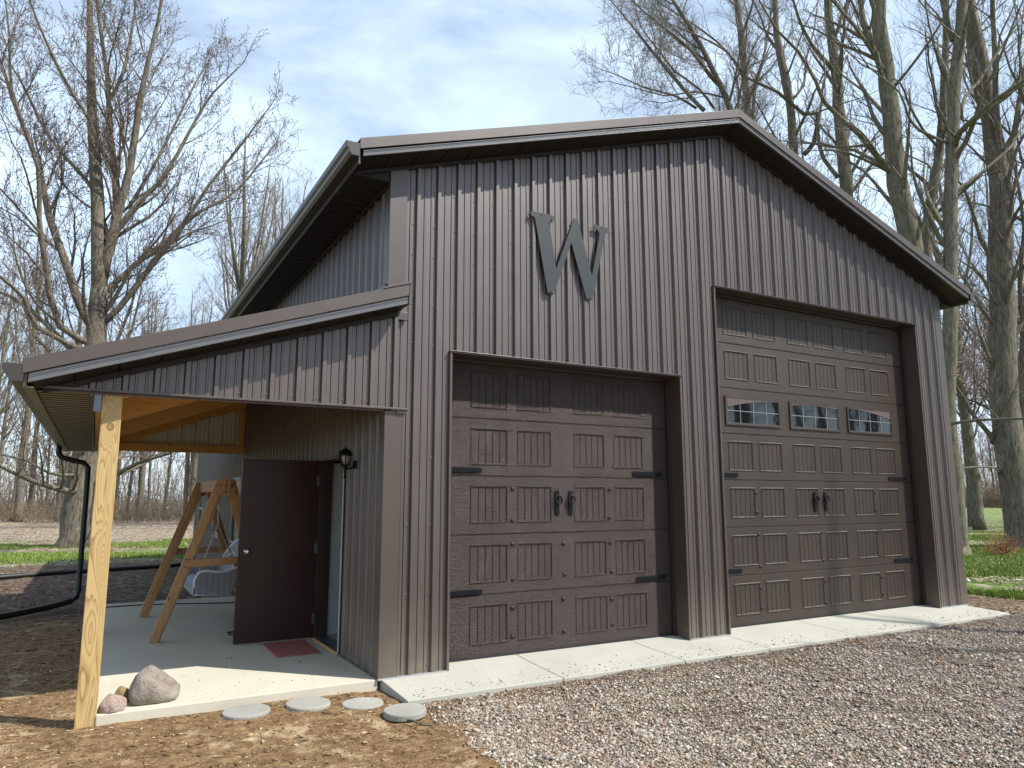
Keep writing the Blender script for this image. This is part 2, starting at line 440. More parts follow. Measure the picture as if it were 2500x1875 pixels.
def ground_mat():
    m, t, b = new_mat("ground_soil_and_lawn")
    v = world_pos(t, (1 / FT,) * 3)           # feet
    sx = t.nodes.new("ShaderNodeSeparateXYZ"); t.links.new(v, sx.inputs[0])
    X, Y = sx.outputs['X'], sx.outputs['Y']
    # soil: brown earth, sandy patches, shredded bark
    n1 = tex_noise(t, 0.35, 7, 0.65, v); n2 = tex_noise(t, 3.2, 8, 0.72, v, 0.5); n3 = tex_noise(t, 0.9, 6, 0.68, v, 0.3)
    soil = ramp(t, n2.outputs['Fac'], [(0.30, (0.08, 0.046, 0.023)), (0.5, (0.215, 0.133, 0.066)), (0.68, (0.37, 0.25, 0.13))])
    soil = mixc(t, ramp(t, n3.outputs['Fac'], [(0.56, (0, 0, 0)), (0.64, (0.85, 0.85, 0.85))]), soil,
                ramp(t, n2.outputs['Fac'], [(0.3, (0.36, 0.26, 0.145)), (0.7, (0.56, 0.44, 0.27))]))
    # darker mulch bed beyond the porch
    vo = t.nodes.new("ShaderNodeTexVoronoi"); vo.inputs['Scale'].default_value = 4.5
    mv = t.nodes.new("ShaderNodeMapping"); mv.inputs['Scale'].default_value = (1, 2.2, 1); t.links.new(v, mv.inputs['Vector']); t.links.new(mv.outputs['Vector'], vo.inputs['Vector'])
    sep = t.nodes.new("ShaderNodeSeparateColor"); t.links.new(vo.outputs['Color'], sep.inputs[0])
    mulch = ramp(t, sep.outputs[0], [(0.0, (0.03, 0.02, 0.014)), (0.45, (0.085, 0.055, 0.038)), (0.8, (0.17, 0.12, 0.085)), (1.0, (0.36, 0.30, 0.24))])
    wob = math_n(t, 'MULTIPLY', math_n(t, 'SUBTRACT', n1.outputs['Fac'], 0.5), 14.0)
    ymul = math_n(t, 'MAXIMUM', math_n(t, 'DIVIDE', math_n(t, 'SUBTRACT', math_n(t, 'ADD', Y, wob), 17.0), 5.0, True), math_n(t, 'MULTIPLY', math_n(t, 'SUBTRACT', X, 29.0, True), 0.75))
    base = mixc(t, ymul, soil, mulch)
    # lawn
    g2 = tex_noise(t, 2.3, 7, 0.7, v)
    grass = ramp(t, g2.outputs['Fac'], [(0.3, (0.05, 0.10, 0.018)), (0.55, (0.12, 0.20, 0.035)), (0.75, (0.22, 0.26, 0.08))])
    vl = t.nodes.new("ShaderNodeTexVoronoi"); vl.inputs['Scale'].default_value = 2.0
    ml = t.nodes.new("ShaderNodeMapping"); ml.inputs['Scale'].default_value = (1, 1.0, 1); t.links.new(v, ml.inputs['Vector']); t.links.new(ml.outputs['Vector'], vl.inputs['Vector'])
    sl = t.nodes.new("ShaderNodeSeparateColor"); t.links.new(vl.outputs['Color'], sl.inputs[0])
    litter = ramp(t, sl.outputs[0], [(0.0, (0.12, 0.08, 0.05)), (0.35, (0.24, 0.17, 0.115)), (0.7, (0.34, 0.265, 0.20)), (1.0, (0.48, 0.43, 0.38))])
    bands = t.nodes.new("ShaderNodeMapping"); bands.inputs['Scale'].default_value = (0.3, 1, 1); t.links.new(v, bands.inputs['Vector'])
    bn = tex_noise(t, 0.085, 5, 0.6, bands.outputs['Vector'], 0.3)
    far = math_n(t, 'DIVIDE', math_n(t, 'SUBTRACT', Y, 72.0), 45.0, True)              # leaf litter takes over towards the woods
    right = math_n(t, 'DIVIDE', math_n(t, 'SUBTRACT', X, 30.0), 20.0, True)
    farx = math_n(t, 'SUBTRACT', far, math_n(t, 'MULTIPLY', right, 1.0), True)
    lm = math_n(t, 'SUBTRACT', math_n(t, 'ADD', bn.outputs['Fac'], math_n(t, 'MULTIPLY', farx, 0.32)), math_n(t, 'MULTIPLY', right, 0.09))
    patch = ramp(t, lm, [(0.49, (0, 0, 0)), (0.58, (0.92, 0.92, 0.92))])
    fleck = math_n(t, 'MULTIPLY', ramp(t, sl.outputs[1], [(0.62, (0, 0, 0)), (0.66, (1, 1, 1))]), 0.75)
    pm = math_n(t, 'MAXIMUM', patch, fleck)
    lawn = mixc(t, pm, grass, litter)
    w2 = math_n(t, 'MULTIPLY', math_n(t, 'SUBTRACT', n1.outputs['Fac'], 0.5), 9.0)
    w3 = math_n(t, 'MULTIPLY', math_n(t, 'SUBTRACT', n3.outputs['Fac'], 0.5), 5.0)
    ww = math_n(t, 'ADD', w2, w3)
    ly = math_n(t, 'DIVIDE', math_n(t, 'SUBTRACT', math_n(t, 'ADD', Y, ww), 54.0), 1.6, True)
    lx = math_n(t, 'DIVIDE', math_n(t, 'SUBTRACT', math_n(t, 'ADD', X, ww), 37.5), 2.0, True)
    lxx = math_n(t, 'DIVIDE', math_n(t, 'SUBTRACT', math_n(t, 'MULTIPLY', math_n(t, 'ADD', X, ww), -1.0), 42.0), 3.0, True)
    lawnm = math_n(t, 'MAXIMUM', math_n(t, 'MAXIMUM', ly, lx), lxx)
    c = mixc(t, lawnm, base, lawn)
    t.links.new(c, b.inputs['Base Color'])
    b.inputs['Roughness'].default_value = 0.95
    b.inputs['Specular IOR Level'].default_value = 0.15
    hh = math_n(t, 'ADD', n2.outputs['Fac'], math_n(t, 'MULTIPLY', sep.outputs[1], 0.25))
    bump(t, b, hh, 0.8, 0.07)
    return m
M['ground'] = ground_mat()

# ---------------------------------------------------------------- mesh helpers (all coordinates in feet)
LOC = {}
def tag(o, label=None, category=None, group=None, kind=None):
    if label: o['label'] = label
    if category: o['category'] = category
    if group: o['group'] = group
    if kind: o['kind'] = kind
    return o

def empty(name, loc):
    o = bpy.data.objects.new(name, None)
    COL.objects.link(o)
    o.location = Vector(loc) * FT
    o.empty_display_size = 0.3
    LOC[o] = Vector(loc)
    return o

class MB:
    def __init__(self):
        self.v = []; self.f = []; self.fm = []; self.mi = 0
    def add(self, vs, fs):
        b = len(self.v)
        self.v.extend([tuple(p) for p in vs])
        for f in fs:
            self.f.append([b + i for i in f]); self.fm.append(self.mi)
    def quad(self, a, b, c, d):
        self.add([a, b, c, d], [(0, 1, 2, 3)])
    def box(self, x0, x1, y0, y1, z0, z1):
        vs = [(x0, y0, z0), (x1, y0, z0), (x1, y1, z0), (x0, y1, z0), (x0, y0, z1), (x1, y0, z1), (x1, y1, z1), (x0, y1, z1)]
        self.add(vs, [(0, 3, 2, 1), (4, 5, 6, 7), (0, 1, 5, 4), (1, 2, 6, 5), (2, 3, 7, 6), (3, 0, 4, 7)])
    def bar(self, p0, p1, w, h, up=(0, 0, 1)):
        """rectangular bar from p0 to p1: w across, h along up"""
        p0 = Vector(p0); p1 = Vector(p1); d = (p1 - p0).normalized()
        s = d.cross(Vector(up)).normalized(); u = s.cross(d)
        s *= w / 2; u *= h / 2
        vs = [p + a * s + b * u for p in (p0, p1) for a, b in ((-1, -1), (1, -1), (1, 1), (-1, 1))]
        self.add(vs, [(3, 2, 1, 0), (4, 5, 6, 7), (0, 1, 5, 4), (1, 2, 6, 5), (2, 3, 7, 6), (3, 0, 4, 7)])
    def extrude(self, poly, a, b, axis):
        """closed polygon of 2-D points pushed from a to b along axis ('x','y','z')"""
        def P(p, t):
            return {'x': (t, p[0], p[1]), 'y': (p[0], t, p[1]), 'z': (p[0], p[1], t)}[axis]
        n = len(poly)
        vs = [P(p, a) for p in poly] + [P(p, b) for p in poly]
        fs = [tuple(range(n))[::-1], tuple(range(n, 2 * n))] + [(i, (i + 1) % n, n + (i + 1) % n, n + i) for i in range(n)]
        self.add(vs, fs)
    def tube(self, pts, rad, sides=8, cap=True):
        pts = [Vector(p) for p in pts]
        if not hasattr(rad, '__len__'): rad = [rad] * len(pts)
        rings = []
        prev = None
        b0 = len(self.v)
        for i, p in enumerate(pts):
            d = (pts[min(i + 1, len(pts) - 1)] - pts[max(i - 1, 0)]).normalized()
            if prev is None:
                a = Vector((0, 0, 1)) if abs(d.z) < 0.9 else Vector((1, 0, 0))
                s = d.cross(a).normalized()
            else:
                s = (prev - d * prev.dot(d)).normalized()
            prev = s
            u = d.cross(s)
            for k in range(sides):
                t = 2 * math.pi * k / sides
                self.v.append(tuple(p + (s * math.cos(t) + u * math.sin(t)) * rad[i]))
        for i in range(len(pts) - 1):
            for k in range(sides):
                a = b0 + i * sides + k; b = b0 + i * sides + (k + 1) % sides
                self.f.append([a, b, b + sides, a + sides]); self.fm.append(self.mi)
        if cap:
            self.f.append([b0 + k for k in range(sides)][::-1]); self.fm.append(self.mi)
            e = b0 + (len(pts) - 1) * sides
            self.f.append([e + k for k in range(sides)]); self.fm.append(self.mi)
    def lathe(self, prof, c, sides=12, axis='z'):
        """prof: (r, h) pairs turned about an axis through c"""
        b0 = len(self.v); c = Vector(c)
        for r, h in prof:
            for k in range(sides):
                t = 2 * math.pi * k / sides
                x, y = r * math.cos(t), r * math.sin(t)
                q = {'z': (x, y, h), 'y': (x, h, y), 'x': (h, x, y)}[axis]
                self.v.append(tuple(c + Vector(q)))
        for i in range(len(prof) - 1):
            for k in range(sides):
                a = b0 + i * sides + k; b = b0 + i * sides + (k + 1) % sides
                self.f.append([a, b, b + sides, a + sides]); self.fm.append(self.mi)
        self.f.append([b0 + k for k in range(sides)][::-1]); self.fm.append(self.mi)
        e = b0 + (len(prof) - 1) * sides
        self.f.append([e + k for k in range(sides)]); self.fm.append(self.mi)
    def build(self, name, mat, parent=None, origin=None, smooth=False, bevel=0, recalc=True):
        co = np.array(self.v, dtype=np.float64)
        if parent is not None:
            org = LOC[parent] if origin is None else Vector(origin)
        elif origin is None:
            lo, hi = co.min(0), co.max(0)
            org = Vector(((lo[0] + hi[0]) / 2, (lo[1] + hi[1]) / 2, lo[2]))
        else:
            org = Vector(origin)
        co = (co - np.array(org)) * FT
        me = bpy.data.meshes.new(name)
        me.from_pydata(co.tolist(), [], self.f)
        mats = mat if isinstance(mat, (list, tuple)) else [mat]
        for m_ in mats: me.materials.append(m_)
        if len(mats) > 1:
            me.polygons.foreach_set('material_index', self.fm)
        if smooth:
            me.polygons.foreach_set('use_smooth', [True] * len(me.polygons))
        me.update()
        if recalc and len(self.f) < 60000:
            import bmesh
            bm = bmesh.new(); bm.from_mesh(me)
            bmesh.ops.recalc_face_normals(bm, faces=bm.faces)
            bm.to_mesh(me); bm.free()
        o = bpy.data.objects.new(name, me)
        COL.objects.link(o)
        if parent is not None:
            o.parent = parent
            o.location = (org - LOC[parent]) * FT
        else:
            o.location = org * FT
        LOC[o] = org
        if bevel:
            md = o.modifiers.new("bevel", 'BEVEL')
            md.width = bevel * FT; md.segments = 2; md.limit_method = 'ANGLE'; md.angle_limit = math.radians(40)
        return o

def gz(x, y):
    """height of the bare ground in feet"""
    x = np.asarray(x, float); y = np.asarray(y, float)
    far = np.clip((np.hypot(x - 10, y - 10) - 60) / 200, 0, 1)
    base = -0.34 - 0.35 * far
    n = 0.035 * np.sin(x * 1.7 + 2.1 * np.sin(y * 0.9)) * np.cos(y * 1.9 + 1.3 * np.sin(x * 1.1)) + 0.02 * np.sin(x * 5.3 + y * 3.1) * np.sin(y * 6.1 - x * 2.2)
    n = n + far * 1.2 * np.sin(x * 0.011) * np.cos(y * 0.013)
    near = np.exp(-((y + 1.1) / 1.6) ** 2) * np.clip((1.0 - x) / 2, 0, 1)      # soil drawn up to the porch slab and pavers
    side = np.exp(-((x - 33) / 3.0) ** 2) * (y > -1)
    return base + n + 0.12 * near + 0.1 * side

def sheet(name, xs, ys, zf, mat, label_kind):
    xs = np.array(xs); ys = np.array(ys)
    X, Y = np.meshgrid(xs, ys)
    Z = zf(X, Y)
    nx, ny = len(xs), len(ys)
    co = np.stack([X, Y, Z], -1).reshape(-1, 3) * FT
    idx = np.arange(nx * ny).reshape(ny, nx)
    fs = np.stack([idx[:-1, :-1], idx[:-1, 1:], idx[1:, 1:], idx[1:, :-1]], -1).reshape(-1, 4)
    me = bpy.data.meshes.new(name)
    me.from_pydata(co.tolist(), [], fs.tolist())
    me.materials.append(mat)
    me.polygons.foreach_set('use_smooth', [True] * len(me.polygons))
    o = bpy.data.objects.new(name, me)
    COL.objects.link(o)
    o['kind'] = label_kind
    return o

# ---------------------------------------------------------------- the ground
def spaced(a, b, step, far, grow=1.35):
    mid = list(np.arange(a, b + 1e-6, step))
    s = step; lo = a; left = []
    while lo > -far:
        s *= grow; lo -= s; left.append(lo)
    s = step; hi = b; right = []
    while hi < far:
        s *= grow; hi += s; right.append(hi)
    return left[::-1] + mid + right
sheet("ground", spaced(-24, 46, 0.4, 5000), spaced(-22, 8, 0.4, 5000), gz, M['ground'], 'structure')

def drive_edge(y):
    y = np.asarray(y, float)
    return 0.50 + 0.35 * np.sin(y * 1.3 + 0.5) + 0.20 * np.sin(y * 3.7) + 0.12 * np.sin(y * 8.3 + 1) - 0.9 * np.clip((-y - 8) / 6, 0, 2)
def drive_z(x, y):
    return gz(x, y) + 0.05 + 0.05 * np.clip((y + 6) / 4, 0, 1)
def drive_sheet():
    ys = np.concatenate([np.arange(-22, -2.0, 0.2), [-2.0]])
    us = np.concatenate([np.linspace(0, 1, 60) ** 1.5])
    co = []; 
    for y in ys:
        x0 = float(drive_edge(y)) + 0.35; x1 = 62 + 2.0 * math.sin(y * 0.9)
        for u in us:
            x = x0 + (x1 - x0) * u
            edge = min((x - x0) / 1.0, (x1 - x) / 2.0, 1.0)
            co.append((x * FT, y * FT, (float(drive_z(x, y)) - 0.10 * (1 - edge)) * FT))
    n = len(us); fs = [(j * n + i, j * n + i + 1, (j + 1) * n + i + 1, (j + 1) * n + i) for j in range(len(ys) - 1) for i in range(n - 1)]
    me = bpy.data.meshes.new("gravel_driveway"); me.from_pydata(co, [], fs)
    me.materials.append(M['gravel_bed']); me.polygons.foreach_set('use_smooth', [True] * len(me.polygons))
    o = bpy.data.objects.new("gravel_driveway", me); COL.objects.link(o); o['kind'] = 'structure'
drive_sheet()

mb = MB(); mb.box(-7.33, -0.04, -0.03, 22.1, -0.45, 0.0)
o = mb.build("porch_slab", M['slab'], bevel=0.03); tag(o, kind='structure')
mb = MB()
jx = [0.03, 5.12, 10.05, 14.15, 19.2, 24.4, 30.6]
for a, b in zip(jx[:-1], jx[1:]):
    x0, x1 = a + 0.012, b - 0.012
    # slopes away from the doors to its front edge
    y0, y1 = -2.18, 0.72
    zt0, zt1 = -0.13, 0.06
    mb.extrude([(y0, -0.6), (y1, -0.6), (y1, zt1), (0.0, -0.01), (y0, zt0)], x0, x1, 'x')
o = mb.build("concrete_apron", M['apron'], bevel=0.02); tag(o, kind='structure')

# ---------------------------------------------------------------- the metal building
W = 30.8; XC = 15.4; DEEP = 48.0; SL = 0.336
def zs(x): return 16.12 + SL * (XC - abs(x - XC))            # soffit line of the main roof
def zr(x): return zs(x) + 0.70                               # top of the main roof
def zls(x): return 11.14 + 0.338 * x                         # porch roof: soffit line
def zlr(x): return 11.80 + 0.336 * x                         # porch roof: top
D1 = (2.17, 12.25, 10.12); D2 = (14.31, 28.5, 14.15)
B = empty("pole_barn", (0, 0, 0))
tag(B, "dark bronze ribbed metal pole barn with two overhead doors and an open lean-to porch", "building")

PROFILE = [(-0.10, 0), (-0.058, 0.10), (0.058, 0.10), (0.10, 0), (0.215, 0), (0.232, 0.026), (0.272, 0.026), (0.289, 0), (0.461, 0), (0.478, 0.026), (0.518, 0.026), (0.535, 0)]
def siding(mb, P, s0, s1, phase, spans, pitch=0.75, prof=PROFILE, screws=None, extra=()):
    """P(s, z, h) -> point; spans(s_mid) -> list of (zlo(s), zhi(s))"""
    pts = []
    k0 = int((s0 - phase) / pitch) - 1; k1 = int((s1 - phase) / pitch) + 2
    for k in range(k0, k1 + 1):
        for u, h in prof:
            s = phase + k * pitch + u
            pts.append((s, h))
    pts.sort()
    ss = [p[0] for p in pts]; hs = [p[1] for p in pts]
    def H(s): return float(np.interp(s, ss, hs))
    cut = sorted(set([round(s, 5) for s in ss if s0 < s < s1] + [s0, s1] + [e for e in extra if s0 < e < s1]))
    for a, b in zip(cut[:-1], cut[1:]):
        if b - a < 1e-4: continue
        m = (a + b) / 2
        for lo, hi in spans(m):
            za, zb, zc, zd = lo(a), lo(b), hi(b), hi(a)
            if zc - zb < 0.005 and zd - za < 0.005: continue
            mb.quad(P(a, za, H(a)), P(b, zb, H(b)), P(b, max(zc, zb), H(b)), P(a, max(zd, za), H(a)))
    if screws:
        for k in range(k0, k1 + 1):
            s = phase + k * pitch - 0.15
            if not (s0 + 0.02 < s < s1 - 0.02): continue
            sp = spans(s)
            for z in screws:
                if any(lo(s) + 0.03 < z < hi(s) - 0.05 for lo, hi in sp):
                    c = [P(s + 0.028 * math.cos(t), z + 0.028 * math.sin(t), 0.001) for t in [i * math.pi / 3 for i in range(6)]]
                    d = [P(s + 0.022 * math.cos(t), z + 0.022 * math.sin(t), 0.022) for t in [i * math.pi / 3 for i in range(6)]]
                    mb.mi = 1
                    mb.add(c + d, [tuple(range(6, 12))] + [(i, (i + 1) % 6, 6 + (i + 1) % 6, 6 + i) for i in range(6)])
                    mb.mi = 0
K = lambda z: (lambda s: z)
# front wall
def front_spans(m):
    top = lambda s: zs(s)
    if D1[0] < m < D1[1]: return [(K(D1[2]), top)]
    if D2[0] < m < D2[1]: return [(K(D2[2]), top)]
    return [(K(0.03), top)]
rows = [0.25, 2.4, 4.5, 6.6, 8.7, 10.3, 11.6, 13.3, 14.35, 15.6, 17.0, 18.6, 20.2]
mb = MB()
siding(mb, lambda s, z, h: (s, 0.0 - h, z), 0.0, W, 1.69, front_spans, screws=rows, extra=[D1[0], D1[1], D2[0], D2[1], XC])
mb.build("front_wall", [M['siding'], M['screw']], B, recalc=False)
# left side wall (faces the porch), openings for the entry door and three windows
WIN = [(25.2, 28.1), (33.5, 36.3), (42.3, 45.2)]
WZ = (2.62, 6.55)
ED = (4.14, 7.30, 6.86)
def left_spans(m):
    top = K(15.6)
    if ED[0] < m < ED[1]: return [(K(ED[2]), top)]
    for a, b in WIN:
        if a < m < b: return [(K(0.03), K(WZ[0])), (K(WZ[1]), top)]
    return [(K(0.03), top)]
mb = MB()
siding(mb, lambda s, z, h: (0.0 - h, s, z), 0.0, DEEP, 0.62, left_spans, screws=[0.25, 2.4, 4.5, 7.4, 12.6, 14.6], extra=[ED[0], ED[1]] + [e for w in WIN for e in w])
mb.build("side_wall", [M['siding'], M['screw']], B, recalc=False)
mb = MB()
siding(mb, lambda s, z, h: (W + h, s, z), 0.0, DEEP, 0.62, lambda m: [(K(0.03), K(15.6))])
mb.build("side_wall", M['siding'], B, recalc=False)
mb = MB()
siding(mb, lambda s, z, h: (s, DEEP + h, z), 0.0, W, 1.69, lambda m: [(K(0.03), zs)], extra=[XC])
mb.build("back_wall", M['siding'], B, recalc=False)
# floor, framing and liner behind the sheet metal
mb = MB(); mb.box(0.4, W - 0.4, 0.72, DEEP - 0.4, -0.3, 0.0)
mb.build("floor", M['slab'], B)
mb = MB()
mb.quad((0.35, 7.9, 0), (0.35, DEEP - 0.35, 0), (0.35, DEEP - 0.35, 15.5), (0.35, 7.9, 15.5))
mb.quad((0.35, 0.8, 0), (0.35, 3.9, 0), (0.35, 3.9, 15.5), (0.35, 0.8, 15.5))
mb.quad((W - 0.35, 0.8, 0), (W - 0.35, DEEP - 0.35, 0), (W - 0.35, DEEP - 0.35, 15.5), (W - 0.35, 0.8, 15.5))
mb.quad((0.35, DEEP - 0.35, 0), (W - 0.35, DEEP - 0.35, 0), (W - 0.35, DEEP - 0.35, 15.5), (0.35, DEEP - 0.35, 15.5))
mb.quad((0.35, 0.8, 15.5), (W - 0.35, 0.8, 15.5), (W - 0.35, DEEP - 0.35, 15.5), (0.35, DEEP - 0.35, 15.5))
mb.build("inner_lining", M['interior'], B, recalc=False)
# corner trims
mb = MB()
mb.box(-0.075, 0.52, -0.104, -0.03, 0.0, 8.02); mb.box(-0.075, -0.03, -0.03, 0.42, 0.0, 8.02)
mb.box(0.50, 0.54, -0.112, -0.03, 0.0, 8.02)
mb.build("corner_trim", M['trim'], B, bevel=0.008)
mb = MB()
mb.extrude([(-0.075, 11.6), (0.52, 11.6), (0.52, zs(0.52) - 0.02), (-0.075, zs(-0.075) - 0.02)], -0.104, -0.03, 'y')
mb.box(-0.075, -0.03, -0.03, 0.42, 11.6, 15.55)
mb.build("corner_trim", M['trim'], B, bevel=0.008)
mb = MB()
mb.box(W - 0.5, W + 0.075, -0.104, -0.03, 0.0, zs(W) - 0.05); mb.box(W + 0.03, W + 0.075, -0.03, 0.42, 0.0, 15.5)
mb.build("corner_trim", M['trim'], B, bevel=0.008)
mb = MB()
mb.box(-0.075, -0.03, DEEP - 0.45, DEEP + 0.08, 0.0, 15.5)
mb.build("corner_trim", M['trim'], B, bevel=0.008)
# base drip edge between the doors
for x0, x1 in ((-0.08, D1[0]), (D1[1], D2[0]), (D2[1], W + 0.08)):
    mb = MB()
    mb.box(x0, x1, -0.115, -0.001, -0.012, 0.03)
    mb.extrude([(-0.135, -0.02), (-0.12, -0.02), (-0.105, 0.03), (-0.115, 0.03)], x0, x1, 'x')
    mb.build("base_drip_edge", M['drip'], B)
mb = MB(); mb.box(-0.115, -0.001, 0.0, ED[0] - 0.05, -0.012, 0.035); mb.build("base_drip_edge", M['trim'], B)
mb = MB(); mb.box(-0.115, -0.001, ED[1] + 0.1, DEEP, -0.012, 0.035)
mb.build("base_drip_edge", M['trim'], B)

# main roof, two slopes with ribs, trims, soffit, fascia, gutters
Y0R, Y1R = -1.0, 49.0
XL, XR = -1.42, W + 1.42
def roof_slope(name, xa, xb):
    mb = MB()
    dx = 1 if xb > xa else -1
    siding(mb, lambda s, z, h: (xa, s, zr(xa) + h), Y0R, Y1R, 0.3, lambda m: [])
    # ribs run up the slope
    pts = []
    k = 0
    ys = []
    s = Y0R
    ph = 0.2
    for k in range(-3, 70):
        for u, h in PROFILE:
            y = ph + k * 0.75 + u
            if Y0R < y < Y1R: ys.append((y, h))
    ys = [(Y0R, 0)] + ys + [(Y1R, 0)]
    for (ya, ha), (yb, hb) in zip(ys[:-1], ys[1:]):
        mb.quad((xa, ya, zr(xa) + ha), (xa, yb, zr(xa) + hb), (xb, yb, zr(xb) + hb), (xb, ya, zr(xb) + ha))
    for y in (Y0R, Y1R):
        mb.quad((xa, y, zr(xa) - 0.12), (xb, y, zr(xb) - 0.12), (xb, y, zr(xb)), (xa, y, zr(xa)))
    mb.quad((xa, Y0R, zr(xa) - 0.12), (xa, Y1R, zr(xa) - 0.12), (xb, Y1R, zr(xb) - 0.12), (xb, Y0R, zr(xb) - 0.12))
    return mb.build(name, M['siding'], B, recalc=False)
roof_slope("roof", XL, XC); roof_slope("roof", XR, XC)
mb = MB()
mb.extrude([(XC - 0.9, zr(XC - 0.9) + 0.075), (XC, zr(XC) + 0.09), (XC + 0.9, zr(XC + 0.9) + 0.075), (XC, zr(XC) + 0.06)], Y0R, Y1R, 'y')
mb.build("ridge_cap", M['trim'], B)

def rake(x0, x1, zt, yf, depth_in, end_cut=0.0, names=("rake_trim", "fascia"), h1=0.35, h2=0.20):
    """sloping edge: broad trim, shadow gap, drip bead, narrow grooved fascia below"""
    mb = MB()
    a = lambda x, dz: (x, zt(x) + dz)
    mb.extrude([a(x0, 0.03), a(x1, 0.03), a(x1, -h1 + 0.03), a(x0, -h1 + 0.03)], yf - 0.03, yf, 'y')
    mb.extrude([a(x0, 0.03), a(x1, 0.03), a(x1, 0.005), a(x0, 0.005)], yf, yf + depth_in, 'y')
    mb.build(names[0], M['trim'], B, bevel=0.006)
    mb = MB()
    xs = x0 + (end_cut if x1 > x0 else -end_cut)
    g = 0.07
    b = lambda dz: [(xs, zt(xs) + dz), (x1, zt(x1) + dz)]
    def strip(d0, d1, ya, yb):
        p, q = b(d0), b(d1)
        mb.extrude([p[0], p[1], q[1], q[0]], ya, yb, 'y')
    strip(-h1 + 0.03, -h1 - 0.025, yf + 0.08, yf + 0.13)
    strip(-h1 - 0.025, -h1 - 0.055, yf - 0.0, yf + 0.13)
    strip(-h1 - 0.055, -h1 - 0.10, yf + 0.02, yf + 0.13)
    strip(-h1 - 0.10, -h1 - 0.11, yf + 0.035, yf + 0.13)
    strip(-h1 - 0.11, -h1 - h2 + 0.005, yf + 0.018, yf + 0.13)
    strip(-h1 - h2 + 0.005, -h1 - h2 - 0.01, yf + 0.01, yf + 0.16)
    mb.build(names[1], M['fascia'], B, bevel=0.004)
rake(XL, XC, zr, Y0R, 0.45, 0.12); rake(XR, XC, zr, Y0R, 0.45, 0.12)
rake(XL, XC, zr, Y1R, 0.1); rake(XR, XC, zr, Y1R, 0.1)
# sloping soffit under the front rake, with its panel seams
def rake_soffit(x0, x1, zf0, yf, yw, step=0.98, lift=0.13):
    mb = MB()
    zf = zf0
    F = lambda x: zf0(x) + lift            # front edge, held up by the fascia
    d = 1 if x1 > x0 else -1
    n = max(1, int(abs(x1 - x0) / step)); xs = [x0 + (x1 - x0) * i / n for i in range(n + 1)]
    for a, b in zip(xs[:-1], xs[1:]):
        e = 0.018 * d
        mb.quad((a + e, yf, F(a + e)), (b - e, yf, F(b - e)), (b - e, yw, zf(b - e)), (a + e, yw, zf(a + e)))
        mb.quad((b - e, yf, F(b - e)), (b, yf, F(b) + 0.05), (b, yw, zf(b) + 0.05), (b - e, yw, zf(b - e)))
        mb.quad((b, yf, F(b) + 0.05), (b + e, yf, F(b + e)), (b + e, yw, zf(b + e)), (b, yw, zf(b) + 0.05))
    return mb
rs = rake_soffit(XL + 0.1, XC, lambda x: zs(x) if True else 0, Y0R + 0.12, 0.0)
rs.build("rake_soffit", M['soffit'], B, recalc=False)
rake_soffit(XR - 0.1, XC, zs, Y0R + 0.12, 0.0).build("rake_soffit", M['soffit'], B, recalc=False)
# trim where the wall meets the rake soffit
mb = MB()
for xa, xb in ((XL + 0.15, XC), (XR - 0.15, XC)):
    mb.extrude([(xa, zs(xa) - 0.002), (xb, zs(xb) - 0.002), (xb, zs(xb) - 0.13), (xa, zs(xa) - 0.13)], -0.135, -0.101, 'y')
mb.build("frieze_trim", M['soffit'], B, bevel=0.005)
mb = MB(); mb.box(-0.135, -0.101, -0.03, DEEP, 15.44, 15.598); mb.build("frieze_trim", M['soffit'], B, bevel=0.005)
# level eave soffits, fascias and gutters along both sides
ZE = 15.60
def eave_soffit(name, xa, xb, ya, yb, z, mat, step=0.333, d=0.03):
    mb = MB()
    y = ya
    while y < yb - 1e-3:
        e = min(y + step, yb)
        w = (e - y)
        mb.quad((xa, y, z), (xb, y, z), (xb, y + w * 0.64, z), (xa, y + w * 0.64, z))
        mb.quad((xa, y + w * 0.64, z), (xb, y + w * 0.64, z), (xb, y + w * 0.67, z + d), (xa, y + w * 0.67, z + d))
        mb.mi = 1  # second material on the far face: groove shade put into the colour
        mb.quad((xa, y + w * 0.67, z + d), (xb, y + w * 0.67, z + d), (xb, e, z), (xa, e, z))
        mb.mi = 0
        y = e
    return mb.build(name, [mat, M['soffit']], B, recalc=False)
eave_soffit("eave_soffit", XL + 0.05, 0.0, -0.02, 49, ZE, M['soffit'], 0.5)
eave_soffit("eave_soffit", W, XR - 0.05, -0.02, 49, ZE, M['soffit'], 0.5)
for xa, xb in ((XL + 0.05, 0.0), (XR - 0.05, W)):
    mb = MB()
    mb.add([(xa, -0.03, ZE), (xb, -0.03, ZE), (xb, -0.03, zs(xb)), (xa, -0.03, zs(xa))], [(0, 1, 2, 3)])
    mb.bar((xa, -0.05, ZE + 0.02), (xb, -0.05, ZE + 0.02), 0.04, 0.05)
    mb.bar((xa * 0.45 + xb * 0.55, 0.04, ZE - 0.02), (xb, 0.04, ZE - 0.02), 0.05, 0.03)
    mb.build("soffit_return", M['soffit'], B, recalc=False)
GP = [(0, 0), (-0.02, 0.42), (-0.06, 0.42), (-0.05, 0.03), (-0.24, 0.03), (-0.30, 0.12), (-0.33, 0.20), (-0.38, 0.27), (-0.41, 0.42), (-0.44, 0.42), (-0.43, 0.25), (-0.36, 0.17), (-0.33, 0.09), (-0.25, 0.0)]
